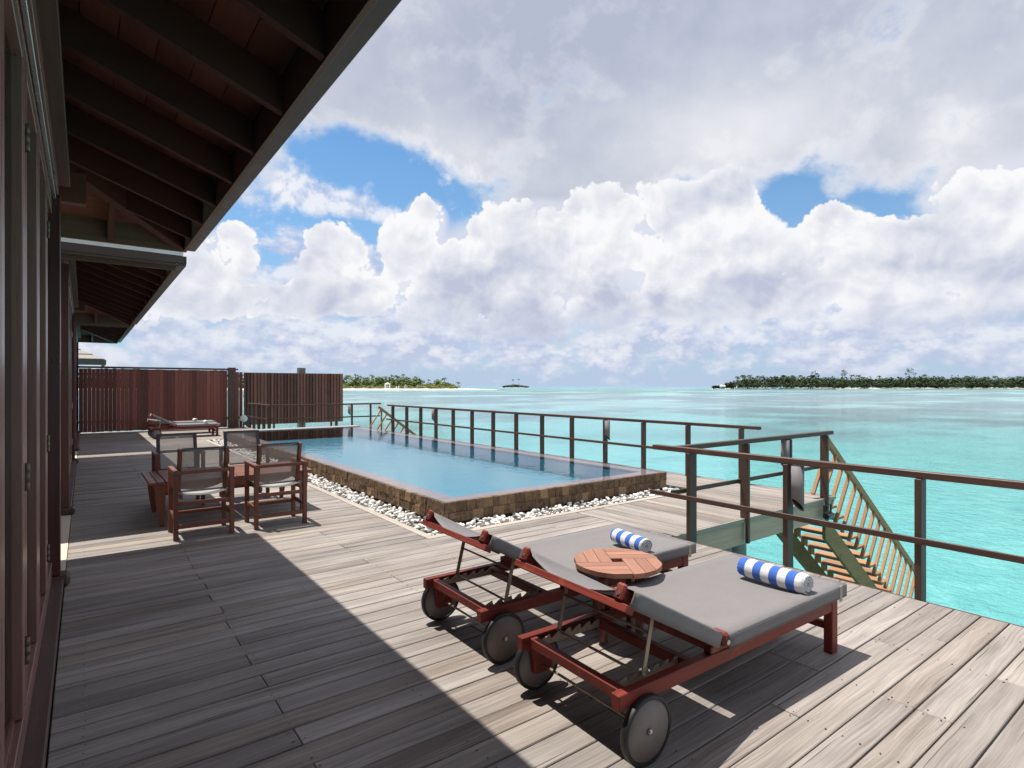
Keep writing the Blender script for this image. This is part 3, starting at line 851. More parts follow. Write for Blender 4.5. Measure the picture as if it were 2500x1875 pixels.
pavilion(16.6, 23.0, 16.75, 22.9, 'farthest villa pavilion with its small eave just before the slatted fence', 9, [(16.95 + .82 * i, 16.95 + .82 * (i + 1)) for i in range(6)])

# ------------------------------------------------------------------ neighbouring villa roof seen over the fence
nb = thing('neighbour_villa', 'distant neighbouring villa with a grey shingled hip roof behind the slatted fence', 'building', (-4.0, 43., 0))
part('wall', box(BM(), -8.4, 40.4, -.2, -.4, 46.5, 2.95), plaster, nb, world=True)
rf = part('roof', hexa(BM(), [(-9.3, 38.9, 2.96), (.92, 38.9, 2.96), (.92, 48.1, 2.96), (-9.3, 48.1, 2.96)], [(-4.25, 43.45, 5.6), (-4.13, 43.45, 5.6), (-4.13, 43.55, 5.6), (-4.25, 43.55, 5.6)]), roofdark, nb, world=True)
part('fascia', box(BM(), -9.35, 38.82, 2.72, .98, 38.88, 2.98), greyfr, rf, world=True)
part('fascia', box(BM(), .93, 38.89, 2.72, .985, 48.1, 2.98), greyfr, rf, world=True)
for k in range(9):
    f0, f1 = k / 9.6, (k + 1.12) / 9.6
    A = lambda f, s: Vector((-4.2 + s * 5.12 * (1 - f), 38.9 + 4.55 * f, 2.99 + 2.64 * f))
    bm = BM(); up = Vector((0, -.03, .05))
    hexa(bm, [A(f0, -1), A(f0, 1), A(f1, 1), A(f1, -1)], [A(f0, -1) + up, A(f0, 1) + up, A(f1, 1) + up * .2, A(f1, -1) + up * .2])
    part('shingle_course', bm, shingle, rf, world=True)

# ------------------------------------------------------------------ slatted fence closing the deck
FY = 22.8
fe = thing('slatted_fence', 'tall brown fence of upright slats closing the far end of the deck', 'fence', (2.0, FY, 0))
xx = -.08; k = 0
proto = None
while xx < 4.12:
    w = .1078
    if proto is None:
        proto = part('slat', box(BM(), -w / 2, -.018, .03, w / 2, .018, 2.08, .003), slatw, fe); proto.location = (xx - 2.0, 0, 0)
    else: link_copy(proto, fe, (xx - 2.0, rnd.uniform(-.006, .006), rnd.uniform(-.01, .01)))
    xx += .11; k += 1
for q in (4.50, 4.62): link_copy(proto, fe, (q - 2.0, 0, -.05))
part('top_rail', box(BM(), -.15, FY - .06, 2.095, 4.18, FY + .06, 2.155, .004), timber, fe, world=True)
part('top_rail', box(BM(), 4.43, FY - .05, 2.10, 4.52, FY + .05, 2.15, .004), timber, fe, world=True)
for zz in (.32, 1.86): part('back_rail', box(BM(), -.15, FY + .022, zz, 4.7, FY + .06, zz + .07, .003), timber, fe, world=True)
part('post', box(BM(), 4.185, FY - .16, .0, 4.42, FY + .10, 2.19, .006), timber, fe, world=True)
part('post', box(BM(), -.30, FY - .05, .0, -.155, FY + .08, 2.19, .006), timber, fe, world=True)

# ------------------------------------------------------------------ freestanding louvre screen over the water
SY = 28.5
sc_ = thing('louvre_screen', 'dark red louvre screen standing over the water behind the pool', 'screen', (8.2, SY, -2.6))
proto = None
n = 31
for i in range(n):
    xx = 5.98 + (10.5 - 5.98) * i / (n - 1)
    if proto is None:
        proto = part('louvre', box(BM(), -.096, -.012, -.28, .096, .012, 2.15, .002), slatw, sc_); proto.location = (xx - 8.2, 0, 2.6); proto.rotation_euler = (0, 0, R(24))
    else: link_copy(proto, sc_, (xx - 8.2, 0, 2.6), (0, 0, R(24 + rnd.uniform(-2, 2))))
for zz in (-.2, 1.0, 2.0): part('back_rail', box(BM(), 5.9, SY + .06, zz, 10.6, SY + .11, zz + .08), timber, sc_, world=True)
part('support_post', box(BM(), 8.42, SY + .13, -3.2, 8.74, SY + .45, 2.42), plain('screen_post_render', (.2, .16, .13), .8), sc_, world=True)
for xx in (6.1, 10.3): part('support_post', box(BM(), xx - .06, SY + .12, -3.2, xx + .06, SY + .24, 2.1), timber, sc_, world=True)

# ------------------------------------------------------------------ railings
def post_flat(x, y, along, z0=-.25, z1=.848):
    return box(BM(), x - (.05 if along == 'y' else .021), y - (.021 if along == 'y' else .05), z0, x + (.05 if along == 'y' else .021), y + (.021 if along == 'y' else .05), z1, .003)
def lamp_tube(parent, x, y, face=-1):
    """cylindrical down lamp with a slanting lower end"""
    bm = BM(); n = 24; ro, ri = .05, .045; rings = []
    for rr, top in ((ro, .84), (ro, None), (ri, None), (ri, .83)):
        ring = []
        for k in range(n):
            t = 6.28318 * k / n; cx, cy = math.cos(t), math.sin(t)
            zz = top if top else .515 - .05 * cx + .018 * cy
            ring.append(bm.verts.new((x + rr * cx, y + rr * cy, zz)))
        rings.append(ring)
    for a, b in zip(rings, rings[1:]):
        for k in range(n): f = bm.faces.new((a[k], a[(k + 1) % n], b[(k + 1) % n], b[k])); f.smooth = True
    bm.faces.new(rings[0]); bm.faces.new(rings[3])
    lt_ = part('lamp_tube', bm, lampgrey, parent, world=True)
    bm = BM(); rr = .0445; a = [bm.verts.new((x + rr * math.cos(6.28318 * k / n), y + rr * math.sin(6.28318 * k / n), .53 - .05 * math.cos(6.28318 * k / n) + .018 * math.sin(6.28318 * k / n))) for k in range(n)]; b = [bm.verts.new((v.co.x, v.co.y, .825)) for v in a]
    for k in range(n): bm.faces.new((a[k], a[(k + 1) % n], b[(k + 1) % n], b[k]))
    bm.faces.new(b); part('dark_lamp_inside', bm, blackp, lt_, world=True)  # inner wall blackened so the open tube looks dark inside
    return lt_
def rail_run(name, label, pts_posts, a, b, along, zt=.90, lamps=(), posts_lo=-.25, mid=(None, None), base=None, feet=False):
    t = thing(name, label, 'railing', base or (*a, 0), group='deck railings')
    w = .034
    if along == 'y': part('top_rail', box(BM(), a[0] - w, a[1], zt - .05, a[0] + w, b[1], zt, .004), timber, t, world=True)
    else: part('top_rail', box(BM(), a[0], a[1] - w, zt - .05, b[0], a[1] + w, zt, .004), timber, t, world=True)
    m0, m1 = mid
    if along == 'y': part('middle_rail', box(BM(), a[0] - .072, m0 or a[1], .395, a[0] - .052, m1 or b[1], .44, .003), timber, t, world=True)
    else: part('middle_rail', box(BM(), m0 or a[0], a[1] + .052, .395, m1 or b[0], a[1] + .074, .44, .003), timber, t, world=True)
    for q in pts_posts:
        p = (a[0], q) if along == 'y' else (q, a[1])
        po = part('post', post_flat(*p, along, z0=.004 if feet else posts_lo, z1=zt - .052), timber, t, world=True)
        if feet: part('post_foot', box(BM(), p[0] - .021, p[1] - .05, -.28, p[0] + .021, p[1] - .014, .0035, .003), timber, po, world=True)
    for q in lamps: lamp_tube(t, *q)
    return t
F_ = 1393.
def y_on(Xp, px):
    t = (px - 1250) / F_; d = Xp / (.6 + .8 * t); return d * .8 - t * d * .6
rail_run('deck_railing', 'brown timber railing along the near deck edge behind the loungers', [3.41, 2.45, 1.5, .55, -.4, -1.3], (4.745, -1.6), (4.745, 3.86), 'y', lamps=[(4.745, 2.37)])
sx = [5.03, 6.03, 6.98, 7.95]
rail_run('deck_railing', 'short brown timber railing leading from the deck corner to the timber stairs', sx, (4.78, 3.61), (8.14, 3.61), 'x', lamps=[(6.90, 3.60)], feet=True)
seaX = 8.12
pl = [800 + q / 3.6867 for q in (587, 712, 838, 975, 1130, 1300, 1490, 1697, 1930)] + [1300 + q / 3.6867 for q in (355, 655, 1000, 1400, 1880)]
ys_ = [y_on(seaX, p) for p in pl]
rail_run('deck_railing', 'long brown timber railing on the lagoon side of the pool', ys_, (seaX, y_on(seaX, 1856)), (seaX, y_on(seaX, 947)), 'y', lamps=[(seaX - .03, ys_[3] + .10), (seaX - .03, ys_[10] - .085)])
rail_run('deck_railing', 'timber railing crossing behind the far end of the pool', [5.0, 5.9, 6.9, 7.65, 8.35], (4.92, 19.72), (8.75, 19.72), 'x', lamps=[(7.53, 19.66)], base=(6.8, 19.72, 0))
rail_run('deck_railing', 'short timber railing running from the fence post to the far pool corner', [19.8, 20.5, 21.2, 21.9, 22.55], (4.87, 19.76), (4.87, 22.7), 'y', base=(4.87, 21.2, 0))

# ------------------------------------------------------------------ timber stairs down to the lagoon
def staircase(name, label, oy):
    t = thing(name, label, 'stairs', (8.24, 3.75 + oy, 0), group='timber stairs into the lagoon')
    k = .79; rise = .178; go = rise / k; n = 13
    for i in range(n):
        z = -rise * (i + 1); x = 8.27 + go * i
        tr = part('tread', box(BM(), x, 3.70 + oy, z - .038, x + .255, 4.56 + oy, z, .004), stairw, t, world=True)
        part('cleat', box(BM(), x + .03, 4.49 + oy, z - .16, x + .15, 4.545 + oy, z - .04, .003), stairw, tr, world=True)
    for yy in (3.76, 4.52):
        bm = BM(); x0, x1 = 8.26, 8.26 + go * (n + .6)
        hexa(bm, [(x0, yy + oy - .022, -.62), (x0, yy + oy + .022, -.62), (x1, yy + oy + .022, -.62 - k * (x1 - x0)), (x1, yy + oy - .022, -.62 - k * (x1 - x0))],
             [(x0, yy + oy - .022, -.30), (x0, yy + oy + .022, -.30), (x1, yy + oy + .022, -.30 - k * (x1 - x0)), (x1, yy + oy - .022, -.30 - k * (x1 - x0))])
        part('stringer', bm, algaew, t, world=True)
    a = Vector((8.16, 3.70 + oy, .80)); b = Vector((8.16 + 3.45, 3.70 + oy, .80 - 3.45 * .745))
    part('handrail', beam(BM(), a, b, .05, .085, bev=.003), stairw, t, world=True)
    d = (b - a).normalized(); nrm = Vector((-d.z, 0, d.x)); nrm = nrm if nrm.z < 0 else -nrm
    m = 16
    for i in range(m):
        p = a + (b - a) * ((i + .55) / m); e = p + nrm * .80 + d * .02
        if e.z < -2.7: e = e
        part('baluster', beam(BM(), p, e, .036, .045, up=(0, 1, 0)), stairw, t, world=True)
    part('newel_post', box(BM(), 8.28, 3.74 + oy, -.30, 8.325, 3.785 + oy, .72, .003), stairw, t, world=True)
    return t
staircase('timber_stairs', 'open timber stairs with a slanting handrail going down from the near deck corner', 0)
staircase('timber_stairs', 'timber stairs with handrail going down beyond the far end of the pool', 14.9)

# ------------------------------------------------------------------ sun loungers
def make_lounger(label, loc, rz, flat=False):
    t = thing('sun_lounger', label, 'sun lounger', loc, rz, 'sun loungers on the deck')
    W, L = .67, 1.74
    for y0 in (0., W - .044):
        part('side_rail', box(BM(), .0, y0, .238, L, y0 + .044, .30, .003), red, t)
    part('end_crossbar', box(BM(), .045, .0445, .246, .085, W - .0445, .292, .003), red, t)
    part('inner_crossbar', box(BM(), .46, .0445, .246, .50, W - .0445, .296, .003), red, t)
    part('hinge_crossbar', box(BM(), .70, .0445, .25, .745, W - .0445, .298, .003), red, t)
    for y0 in (-.004, W - .046):
        lg = part('leg', box(BM(), L - .05, y0, .0, L + .012, y0 + .05, .372, .004), red, t)
    part('leg_stretcher', box(BM(), L - .036, .047, .125, L - .002, W - .047, .165, .003), red, t)
    part('foot_crossbar', box(BM(), L - .04, .047, .25, L + .0, W - .047, .31, .003), red, t)
    hx = .655
    for y0 in (.002, W - .042):                        # upper seat rails
        part('seat_rail', box(BM(), hx - .07, y0, .3005, hx + .25, y0 + .04, .334, .003), red, t)
        part('hinge_block', box(BM(), hx - .024, y0 - (.036 if y0 < .1 else .0), .3345, hx + .019, y0 + (.04 if y0 < .1 else .072), .394, .010), red, t)
    for y0 in (-.0385, W + .033):
        bm = lathe(BM(), [(.0115, y0), (.0115, y0 + .003), (.006, y0 + .005)], 14, 'Y', (hx + .003, 0, .352)); part('hinge_bolt', bm, steel, t)
    # ---- wheels, brackets and axle
    ax, az, wr = .135, .135, .135
    for y0, s in ((-.034, -1), (W + .0, 1)):
        w = part('wheel', lathe(BM(), [(.02, y0 + .004), (wr - .016, y0 + .004), (wr - .016, y0 + .030), (.02, y0 + .030)], 40, 'Y', (ax, 0, az)), wheelc, t)
        part('tyre', lathe(BM(), [(wr - .015, y0 + .002), (wr - .004, y0), (wr, y0 + .006), (wr, y0 + .028), (wr - .004, y0 + .034), (wr - .015, y0 + .032)], 48, 'Y', (ax, 0, az), cap=False), rubber, w)
        yy = y0 - .012 if s < 0 else y0 + .034
        part('hub_cap', lathe(BM(), [(.004, yy), (.010, yy + .003), (.010, yy + .008), (.014, yy + .0125)] if s < 0 else [(.014, yy), (.010, yy + .004), (.010, yy + .009), (.004, yy + .012)], 16, 'Y', (ax, 0, az)), steel, w)
    for y0 in (.002, W - .038):
        part('wheel_bracket', hexa(BM(), [(.085, y0, .10), (.185, y0, .10), (.185, y0 + .036, .10), (.085, y0 + .036, .10)], [(.065, y0, .2375), (.205, y0, .2375), (.205, y0 + .036, .2375), (.065, y0 + .036, .2375)], .003), red, t)
    part('axle', tube(BM(), [(ax, -.03, az), (ax, W + .03, az)], .0065, 10), brass, t)
    # ---- backrest
    ang = R(9) if flat else R(28.2); BL = .70
    hinge = Vector((hx, 0, .350)); d = Vector((-math.cos(ang), 0, math.sin(ang))); n = Vector((math.sin(ang), 0, math.cos(ang)))
    def at(s, y, h): return hinge + d * s + n * h + Vector((0, y, 0))
    def slab(s0, s1, y0, y1, h0, h1, bev=.003):
        return hexa(BM(), [at(s0, y0, h0), at(s1, y0, h0), at(s1, y1, h0), at(s0, y1, h0)], [at(s0, y0, h1), at(s1, y0, h1), at(s1, y1, h1), at(s0, y1, h1)], bev)
    for y0 in (.004, W - .044):
        part('back_rail', slab(.03, BL, y0, y0 + .04, -.022, .024), red, t)
        part('rail_end', slab(BL + .0005, BL + .022, y0 - .004, y0 + .044, -.026, .042, .008), red, t)
        bm = BM(); c = at(BL + .022, y0 + .02, .0); tube(bm, [c, c + d * .004], .009, 12); part('rail_bolt', bm, steel, t)
    part('head_bar', slab(BL - .035, BL + .012, -.03, W + .03, -.060, -.028), red, t)
    part('back_crossbar', slab(.06, .10, .046, W - .046, -.02, .015), red, t)
    # ---- sling fabric: wraps over both rails and sags between them
    def fab(rows_s, topf, sag_f, name):
        bm = BM(); rows = []
        prof = [(-.028, -.040), (-.029, -.012), (-.0285, .020), (-.024, .0285), (.035, .030)] + [(W * k / 12, None) for k in range(1, 12)] + [(W - .035, .030), (W + .024, .0285), (W + .0285, .020), (W + .029, -.012), (W + .028, -.040)]
        for s in rows_s:
            r = []
            for y, h in prof:
                if h is None:
                    u = y / W; h = .030 - sag_f(s) * (4 * u * (1 - u)) ** 1.1
                r.append(topf(s, y, h + .002 + .0022 * mnoise.noise(Vector((s * 9, y * 7 + s * 6, 3.)))))
            rows.append(r)
        grid_surf(bm, rows)
        f = part(name, bm, sling, t)
        m = f.modifiers.new('thick', 'SOLIDIFY'); m.thickness = .003; m.offset = 0
        return f
    fab([.045 + (BL - .05) * k / 12 for k in range(13)], lambda s, y, h: at(s, y, h), lambda s: .022 + .052 * (s / BL) ** 2, 'back_fabric')
    def seat(s, y, h):
        x = hx + .02 + s; return Vector((x, y, .352 + h))
    SLn = L + .062 - hx - .02
    f = fab([SLn * k / 16 for k in range(17)], seat, lambda s: .010 + .014 * math.sin(math.pi * min(1, s / SLn)) + .01 * (1 - s / SLn) ** 3, 'seat_fabric')
    for y0 in (-.0305, W + .0305):
        for zz in (-.036, .018): part('seam', tube(BM(), [seat(SLn * k / 8, y0, zz) for k in range(9)], .0016, 5), sling, f)
    # folded end of the seat fabric
    bm = BM(); x = hx + .02 + SLn
    rows = [[(x + .0015, -.028 + (W + .056) * k / 10, z) for k in range(11)] for z in (.374, .360, .335, .312)]
    grid_surf(bm, rows); e = part('fabric_end', bm, sling, t); m = e.modifiers.new('thick', 'SOLIDIFY'); m.thickness = .003
    for y0 in (-.0325, W + .0275):
        bm = box(BM(), L - .022, y0, .298, L + .006, y0 + .005, .385, .001); part('corner_strap', bm, strapm, t)
    # ---- notched racks and the folding prop
    for y0 in (.085, W - .091):
        bm = BM(); pts = [(.085, .262), (.46, .262), (.46, .298)]
        k = 5
        for i in range(k):
            xb = .44 - i * .066
            pts += [(xb, .300 - .004 * 0), (xb - .030, .282), (xb - .040, .284), (xb - .046, .306)]
        pts += [(.085, .290)]
        v0 = [bm.verts.new((x, y0, z)) for x, z in pts]; v1 = [bm.verts.new((x, y0 + .005, z)) for x, z in pts]
        bm.faces.new(v0[::-1]); bm.faces.new(v1)
        for i in range(len(pts)): bm.faces.new((v0[i], v0[(i + 1) % len(pts)], v1[(i + 1) % len(pts)], v1[i]))
        part('notched_rack', bm, brass, t)
    if not flat:
        pv = at(.43, 0, -.03); lo = Vector((.205, 0, .298))
        for y0 in (.062, W - .068):
            part('prop_arm', beam(BM(), (pv.x, y0, pv.z), (lo.x, y0, lo.z), .006, .022, up=(1, 0, 0)), brass, t)
        mid = pv.lerp(lo, .28)
        part('prop_rod', tube(BM(), [(mid.x, .06, mid.z), (mid.x, W - .06, mid.z)], .006, 8), brass, t)
        part('prop_rod', tube(BM(), [(lo.x, .05, lo.z), (lo.x, W - .05, lo.z)], .0065, 8), brass, t)
    return t
strapm = plain('worn_strap', (.42, .36, .26), .7, var=.5, sc=40.)
make_lounger('near sun lounger with red wooden frame and raised grey sling back, closest to the camera', (1.655, 1.515, 0), R(-1.2))
make_lounger('second red-framed sun lounger, between the round side table and the pool corner', (1.690, 2.528, 0), R(-1.0))
make_lounger('far sun lounger with raised back in front of the slatted fence', (1.52, 19.2, 0), R(1.5))
make_lounger('far sun lounger lying flat against the slatted fence, behind the raised one', (1.62, 20.55, 0), R(.5), flat=True)

# ------------------------------------------------------------------ rolled towels
def towel(label, loc, rz, L, rad, mat, group):
    t = thing('rolled_towel', label, 'towel', loc, rz, group)
    bm = BM(); turns = 3.3; th = .0075; n = 150; P = []
    for i in range(n + 1):
        a = i / n * turns * 6.28318; r = .006 + (rad - .006) * (i / n) ** .92
        P.append((r * math.cos(a + 2.5), r * math.sin(a + 2.5) * .93))
    ns = 14; rows = []
    for j in range(ns + 1):
        yy = -L / 2 + L * j / ns
        k = 1 + .025 * math.sin(j * 1.7) * .5
        edge = min(j, ns - j); kk = k * (1 - (.05 if edge == 0 else 0))
        rows.append([(x * kk + rnd.uniform(-.0006, .0006), yy + (rnd.uniform(-.003, .003) if edge == 0 else 0), rad * .93 + z * kk) for x, z in P])
    grid_surf(bm, rows)
    o = part('terry_cloth', bm, mat, t); m = o.modifiers.new('thick', 'SOLIDIFY'); m.thickness = th; m.offset = -1
    bm = BM(); tube(bm, [(0, -L / 2 + .012, rad * .93), (0, L / 2 - .012, rad * .93)], rad * .66, 20); part('inner_roll', bm, towel_white, t)
    return t
towel('blue and white striped rolled towel on the near lounger', (3.135, 1.70, .375), R(-3), .40, .062, towel_blue, 'striped rolled towels')
towel('blue and white striped rolled towel on the second lounger beyond the round table', (3.05, 2.685, .375), R(-10), .34, .058, towel_blue, 'striped rolled towels')
towel('white rolled towel on the raised far lounger', (2.95, 19.38, .375), R(0), .34, .06, towel_white, 'white rolled towels')
towel('white rolled towel on the flat far lounger by the fence', (2.85, 20.75, .375), R(0), .34, .06, towel_white, 'white rolled towels')

# ------------------------------------------------------------------ round side table
tb = thing('side_table', 'small round slatted wooden table between the two near loungers', 'side table', (2.575, 2.375, 0), R(-36.87 + 3))
RT, hh = .262, .034
circ = [(RT * math.cos(6.28318 * k / 56), RT * math.sin(6.28318 * k / 56)) for k in range(56)]
for qd in range(4):
    ca, sa = [(1, 0), (0, 1), (-1, 0), (0, -1)][qd]
    y0 = hh
    while y0 < RT - .01:
        y1 = min(y0 + .073, RT)
        poly = list(circ)
        for (a, b, c) in ((-1, 0, hh - .0015), (0, -1, -(y0 + .0018)), (0, 1, y1 - .0018)): poly = clip(poly, a, b, c)
        if len(poly) > 2:
            poly = [(x * ca - y * sa, x * sa + y * ca) for x, y in poly]
            b = hexa(BM(), [(x, y, .425) for x, y in poly], [(x, y, .452) for x, y in poly])
            part('top_slat', b, [topwood[0], topwood[1]][qd % 2], tb)
        y0 += .073
for k in range(4):
    a = R(45 + 90 * k); c, s = math.cos(a), math.sin(a); q = Vector((c, s, 0)); p = Vector((-s, c, 0))
    def ring(rr, w, dp, z): return [q * (rr - dp) - p * w + V(0, 0, z), q * rr - p * w + V(0, 0, z), q * rr + p * w + V(0, 0, z), q * (rr - dp) + p * w + V(0, 0, z)]
    part('leg', hexa(BM(), ring(.165, .017, .034, .0), ring(.175, .022, .045, .385), .003), teak, tb)
part('apron', box(BM(), -.125, -.016, .386, .125, .016, .4235, .002), teak, tb)
part('apron', box(BM(), -.016, .0165, .386, .016, .125, .4235, .002), teak, tb); part('apron', box(BM(), -.016, -.125, .386, .016, -.0165, .4235, .002), teak, tb)

# ------------------------------------------------------------------ armchairs
hemm = fabric('sling_hem_fabric', (.10, .10, .105))
def make_chair():
    t = thing('armchair', 'x', 'armchair', group='armchairs round the low table')
    w, dp = .27, .235
    lw = .021
    for sx in (-1, 1):
        for sy in (-1, 1):
            x, y = sx * (w - lw), sy * (dp - lw)
            part('leg', box(BM(), x - lw, y - lw, 0, x + lw, y + lw, .641, .003), teak, t)
        x = sx * (w - lw)
        part('armrest', box(BM(), x - .024, -dp - .004, .6415, x + .024, dp + .004, .678, .004), teak, t)
        part('side_stretcher', box(BM(), x - .012, -dp + 2 * lw, .195, x + .012, dp - 2 * lw, .235, .003), teak, t)
        part('seat_rail', box(BM(), x - sx * .048 - .014, -dp + .02, .395, x - sx * .048 + .014, dp + .01, .435, .003), teak, t)
        bx = sx * (w - .062)
        a, b = Vector((bx, -dp + .17, .39)), Vector((bx, -dp + .035, .885))
        part('back_post', beam(BM(), a, b, .03, .036, up=(0, 1, 0), bev=.003), teak, t)
        bm = BM(); tube(bm, [(sx * (w - .001), dp - lw, .655), (sx * (w + .003), dp - lw, .655)], .007, 10); part('bolt', bm, steel, t)
    part('back_bar', box(BM(), -w + 2 * lw, -dp + .004, .642, w - 2 * lw, -dp + .030, .674, .003), teak, t)
    part('back_stretcher', box(BM(), -w + 2 * lw, -dp + .006, .11, w - 2 * lw, -dp + .032, .150, .003), teak, t)
    part('front_stretcher', box(BM(), -w + 2 * lw, dp - .032, .165, w - 2 * lw, dp - .006, .205, .003), teak, t)
    part('under_seat_bar', box(BM(), -w + 2 * lw, -dp + .006, .335, w - 2 * lw, -dp + .030, .372, .003), teak, t)
    # seat sling
    bm = BM(); rows = []
    for j in range(9):
        y = -dp + .06 + (2 * dp - .06) * j / 8; r = []
        for i in range(13):
            u = i / 12; x = -w + .04 + (2 * w - .08) * u; sag = .048 * (4 * u * (1 - u)) ** .9 * (.75 + .25 * j / 8)
            r.append((x, y, .452 - sag - (.008 if j == 8 else 0) + .012 * (j / 8)))
        rows.append(r)
    rows.append([(x, y + .012, z - .035) for x, y, z in rows[-1]])
    grid_surf(bm, rows); o = part('seat_sling', bm, seatmesh, t); m = o.modifiers.new('thick', 'SOLIDIFY'); m.thickness = .003
    # see-through back sling
    bm = BM(); rows = []
    for j in range(8):
        f = .1 + .9 * j / 7; y = -dp + .17 - .135 * f; z = .39 + .498 * f; r = []
        for i in range(11):
            u = i / 10; x = -w + .048 + (2 * w - .096) * u
            r.append((x, y + .014 - .012 * 4 * u * (1 - u), z - (.012 * 4 * u * (1 - u) if j == 7 else 0)))
        rows.append(r)
    grid_surf(bm, rows); part('back_sling', bm, meshy, t)
    for f in (.1, 1.):
        y = -dp + .17 - .135 * f + .016; z = .39 + .498 * f
        part('sling_hem', box(BM(), -w + .083, y - .005, z - .03 if f > .5 else z, w - .083, y + .003, z + .004 if f > .5 else z + .018, .001), hemm, t)
    for sx in (-1, 1):
        bx = sx * (w - .062); f0, f1 = .1, 1.
        a = Vector((bx, -dp + .17 - .135 * f0 + .021, .39 + .498 * f0)); b = Vector((bx, -dp + .17 - .135 * f1 + .021, .39 + .498 * f1))
        part('sling_sleeve', beam(BM(), a, b, .042, .008, up=(0, 1, 0)), plain('sleeve_dark', (.05, .05, .055), .7) if sx < 0 else bpy.data.materials['sleeve_dark'], t)
    return t
c0 = make_chair()
chairs = [((.962, 6.614), 0., 'armchair with sheer grey back seen from behind, nearest the villa doors'),
          ((1.692, 6.604), 0., 'armchair with sheer grey back seen from behind, nearest the pool wall'),
          ((.962, 8.375), math.pi, 'armchair on the far side of the low table, on the villa side'),
          ((1.745, 8.40), math.pi, 'armchair on the far side of the low table, on the pool side')]
for i, (p, rz, lb) in enumerate(chairs):
    c = c0 if i == 0 else copy_tree(c0)
    c.location = (*p, 0); c.rotation_euler = (0, 0, rz); c['label'] = lb

# ------------------------------------------------------------------ low slatted table
lt = thing('low_table', 'long low reddish slatted wooden table between the four armchairs', 'table', (1.40, 7.58, 0))
X0, X1, Y0, Y1 = -.855, .855, -.50, .50
zt0, zt1 = .452, .482
for q in (X0, X1 - .15): 
    for k in range(2): part('end_board', box(BM(), q + .076 * k, Y0, zt0, q + .076 * k + .071, Y1, zt1, .004), teak, lt)
ny = 11; wy = (Y1 - Y0) / ny
for k in range(ny):
    for (a, b) in ((X0 + .156, -.003), (.003, X1 - .156)):
        part('top_slat', box(BM(), a, Y0 + wy * k + .003, zt0, b, Y0 + wy * (k + 1) - .003, zt1, .003), teak, lt)
for sy in (-1, 1): part('apron', box(BM(), X0 + .09, sy * (Y1 - .06) - .012, .37, X1 - .09, sy * (Y1 - .06) + .012, .4515, .003), teak, lt)
for sx in (-1, 1):
    part('apron', box(BM(), sx * (X1 - .085) - .012, Y0 + .075, .37, sx * (X1 - .085) + .012, Y1 - .075, .4515, .003), teak, lt)
    for sy in (-1, 1):
        bm = BM(); n = 7; cx, cy = sx * (X1 - .105), sy * (Y1 - .047)
        secs = []
        for k in range(n):
            f = k / (n - 1); z = .4515 * f; wd = .02 + .03 * math.sin(math.pi / 2 * f) ; off = sx * (.0 + .02 * (1 - f) ** 2) * -1
            secs.append([(cx + off - wd, cy - .014, z), (cx + off + wd, cy - .014, z), (cx + off + wd, cy + .014, z), (cx + off - wd, cy + .014, z)])
        grid_surf(bm, secs, sm=False, closed=True)
        bm.verts.ensure_lookup_table(); bm.faces.new(bm.verts[0:4]); bm.faces.new(bm.verts[-4:])
        part('leg', bm, teak, lt)

# ------------------------------------------------------------------ small globe lamp on the deck by the fence post
gl = thing('globe_lamp', 'small white globe lamp on the deck beside the fence post', 'lamp', (4.62, 22.35, 0))
b = BM(); bmesh.ops.create_uvsphere(b, u_segments=20, v_segments=14, radius=.13, matrix=Matrix.Translation((0, 0, .34)))
for f in b.faces: f.smooth = True
part('globe', b, plain('frosted_globe', (.7, .71, .72), .35), gl); part('stem', lathe(BM(), [(.06, .0), (.06, .02), (.025, .03), (.025, .22)], 16, 'Z'), blackp, gl)

# ------------------------------------------------------------------ black floodlight under the deck corner by the stairs
fl = thing('floodlight', 'small black floodlight fixed under the deck corner beside the timber stairs', 'floodlight', (7.86, 3.52, -.2))
o = part('housing', hexa(BM(), [(-.085, -.03, -.05), (.085, -.03, -.05), (.085, .035, -.03), (-.085, .035, -.03)], [(-.085, -.055, .02), (.085, -.055, .02), (.085, .03, .045), (-.085, .03, .045)], .004), blackp, fl)
part('lens', hexa(BM(), [(-.07, -.0325, -.046), (.07, -.0325, -.046), (.07, -.031, -.046), (-.07, -.031, -.046)], [(-.07, -.056, .014), (.07, -.056, .014), (.07, -.0545, .014), (-.07, -.0545, .014)]), glass, fl)
b = BM(); box(b, -.1, .0, -.02, -.09, .02, .14); box(b, .09, .0, -.02, .10, .02, .14); box(b, -.0895, .0, .13, .0895, .02, .14); part('bracket', b, blackp, fl)

# ------------------------------------------------------------------ islands
def leaf_mat(name, a, b, warm=None):
    M = Mat(name); n = noise(M.pos, .12, 3., .6); r = M.isl
    c = mixc((n * .9 + r * .25 - .1).clamp(), a, b)
    if warm: c = mixc(smooth(r, .78, .95) * .8, c, warm)
    v = lin(M.rand, 0., 1., .8, 1.2); c = vmath('MULTIPLY', c, comb(v, v, v))
    M.set(base=c, rough=.7, spec=.25); return M.m
leafL = leaf_mat('sunlit_foliage', (.05, .095, .022), (.12, .185, .042), (.25, .24, .06))
leafR = leaf_mat('dark_foliage', (.022, .052, .018), (.055, .095, .03), (.11, .13, .04))
palmL = leaf_mat('palm_fronds', (.035, .065, .02), (.085, .125, .035), (.2, .19, .05))
palmR = leaf_mat('far_palm_fronds', (.02, .048, .018), (.05, .085, .03))
trunkm = plain('palm_trunk', (.2, .16, .12), .8)
sandm = plain('beach_sand', (.80, .76, .68), .9, sc=.4, var=.06)
rockm = plain('shore_rock', (.10, .095, .085), .9, sc=.5, var=.4)
def pos(px, d): 
    r = (px - 1250) / F_ * d; return Vector((d * .6 + r * .8, d * .8 - r * .6, 0))
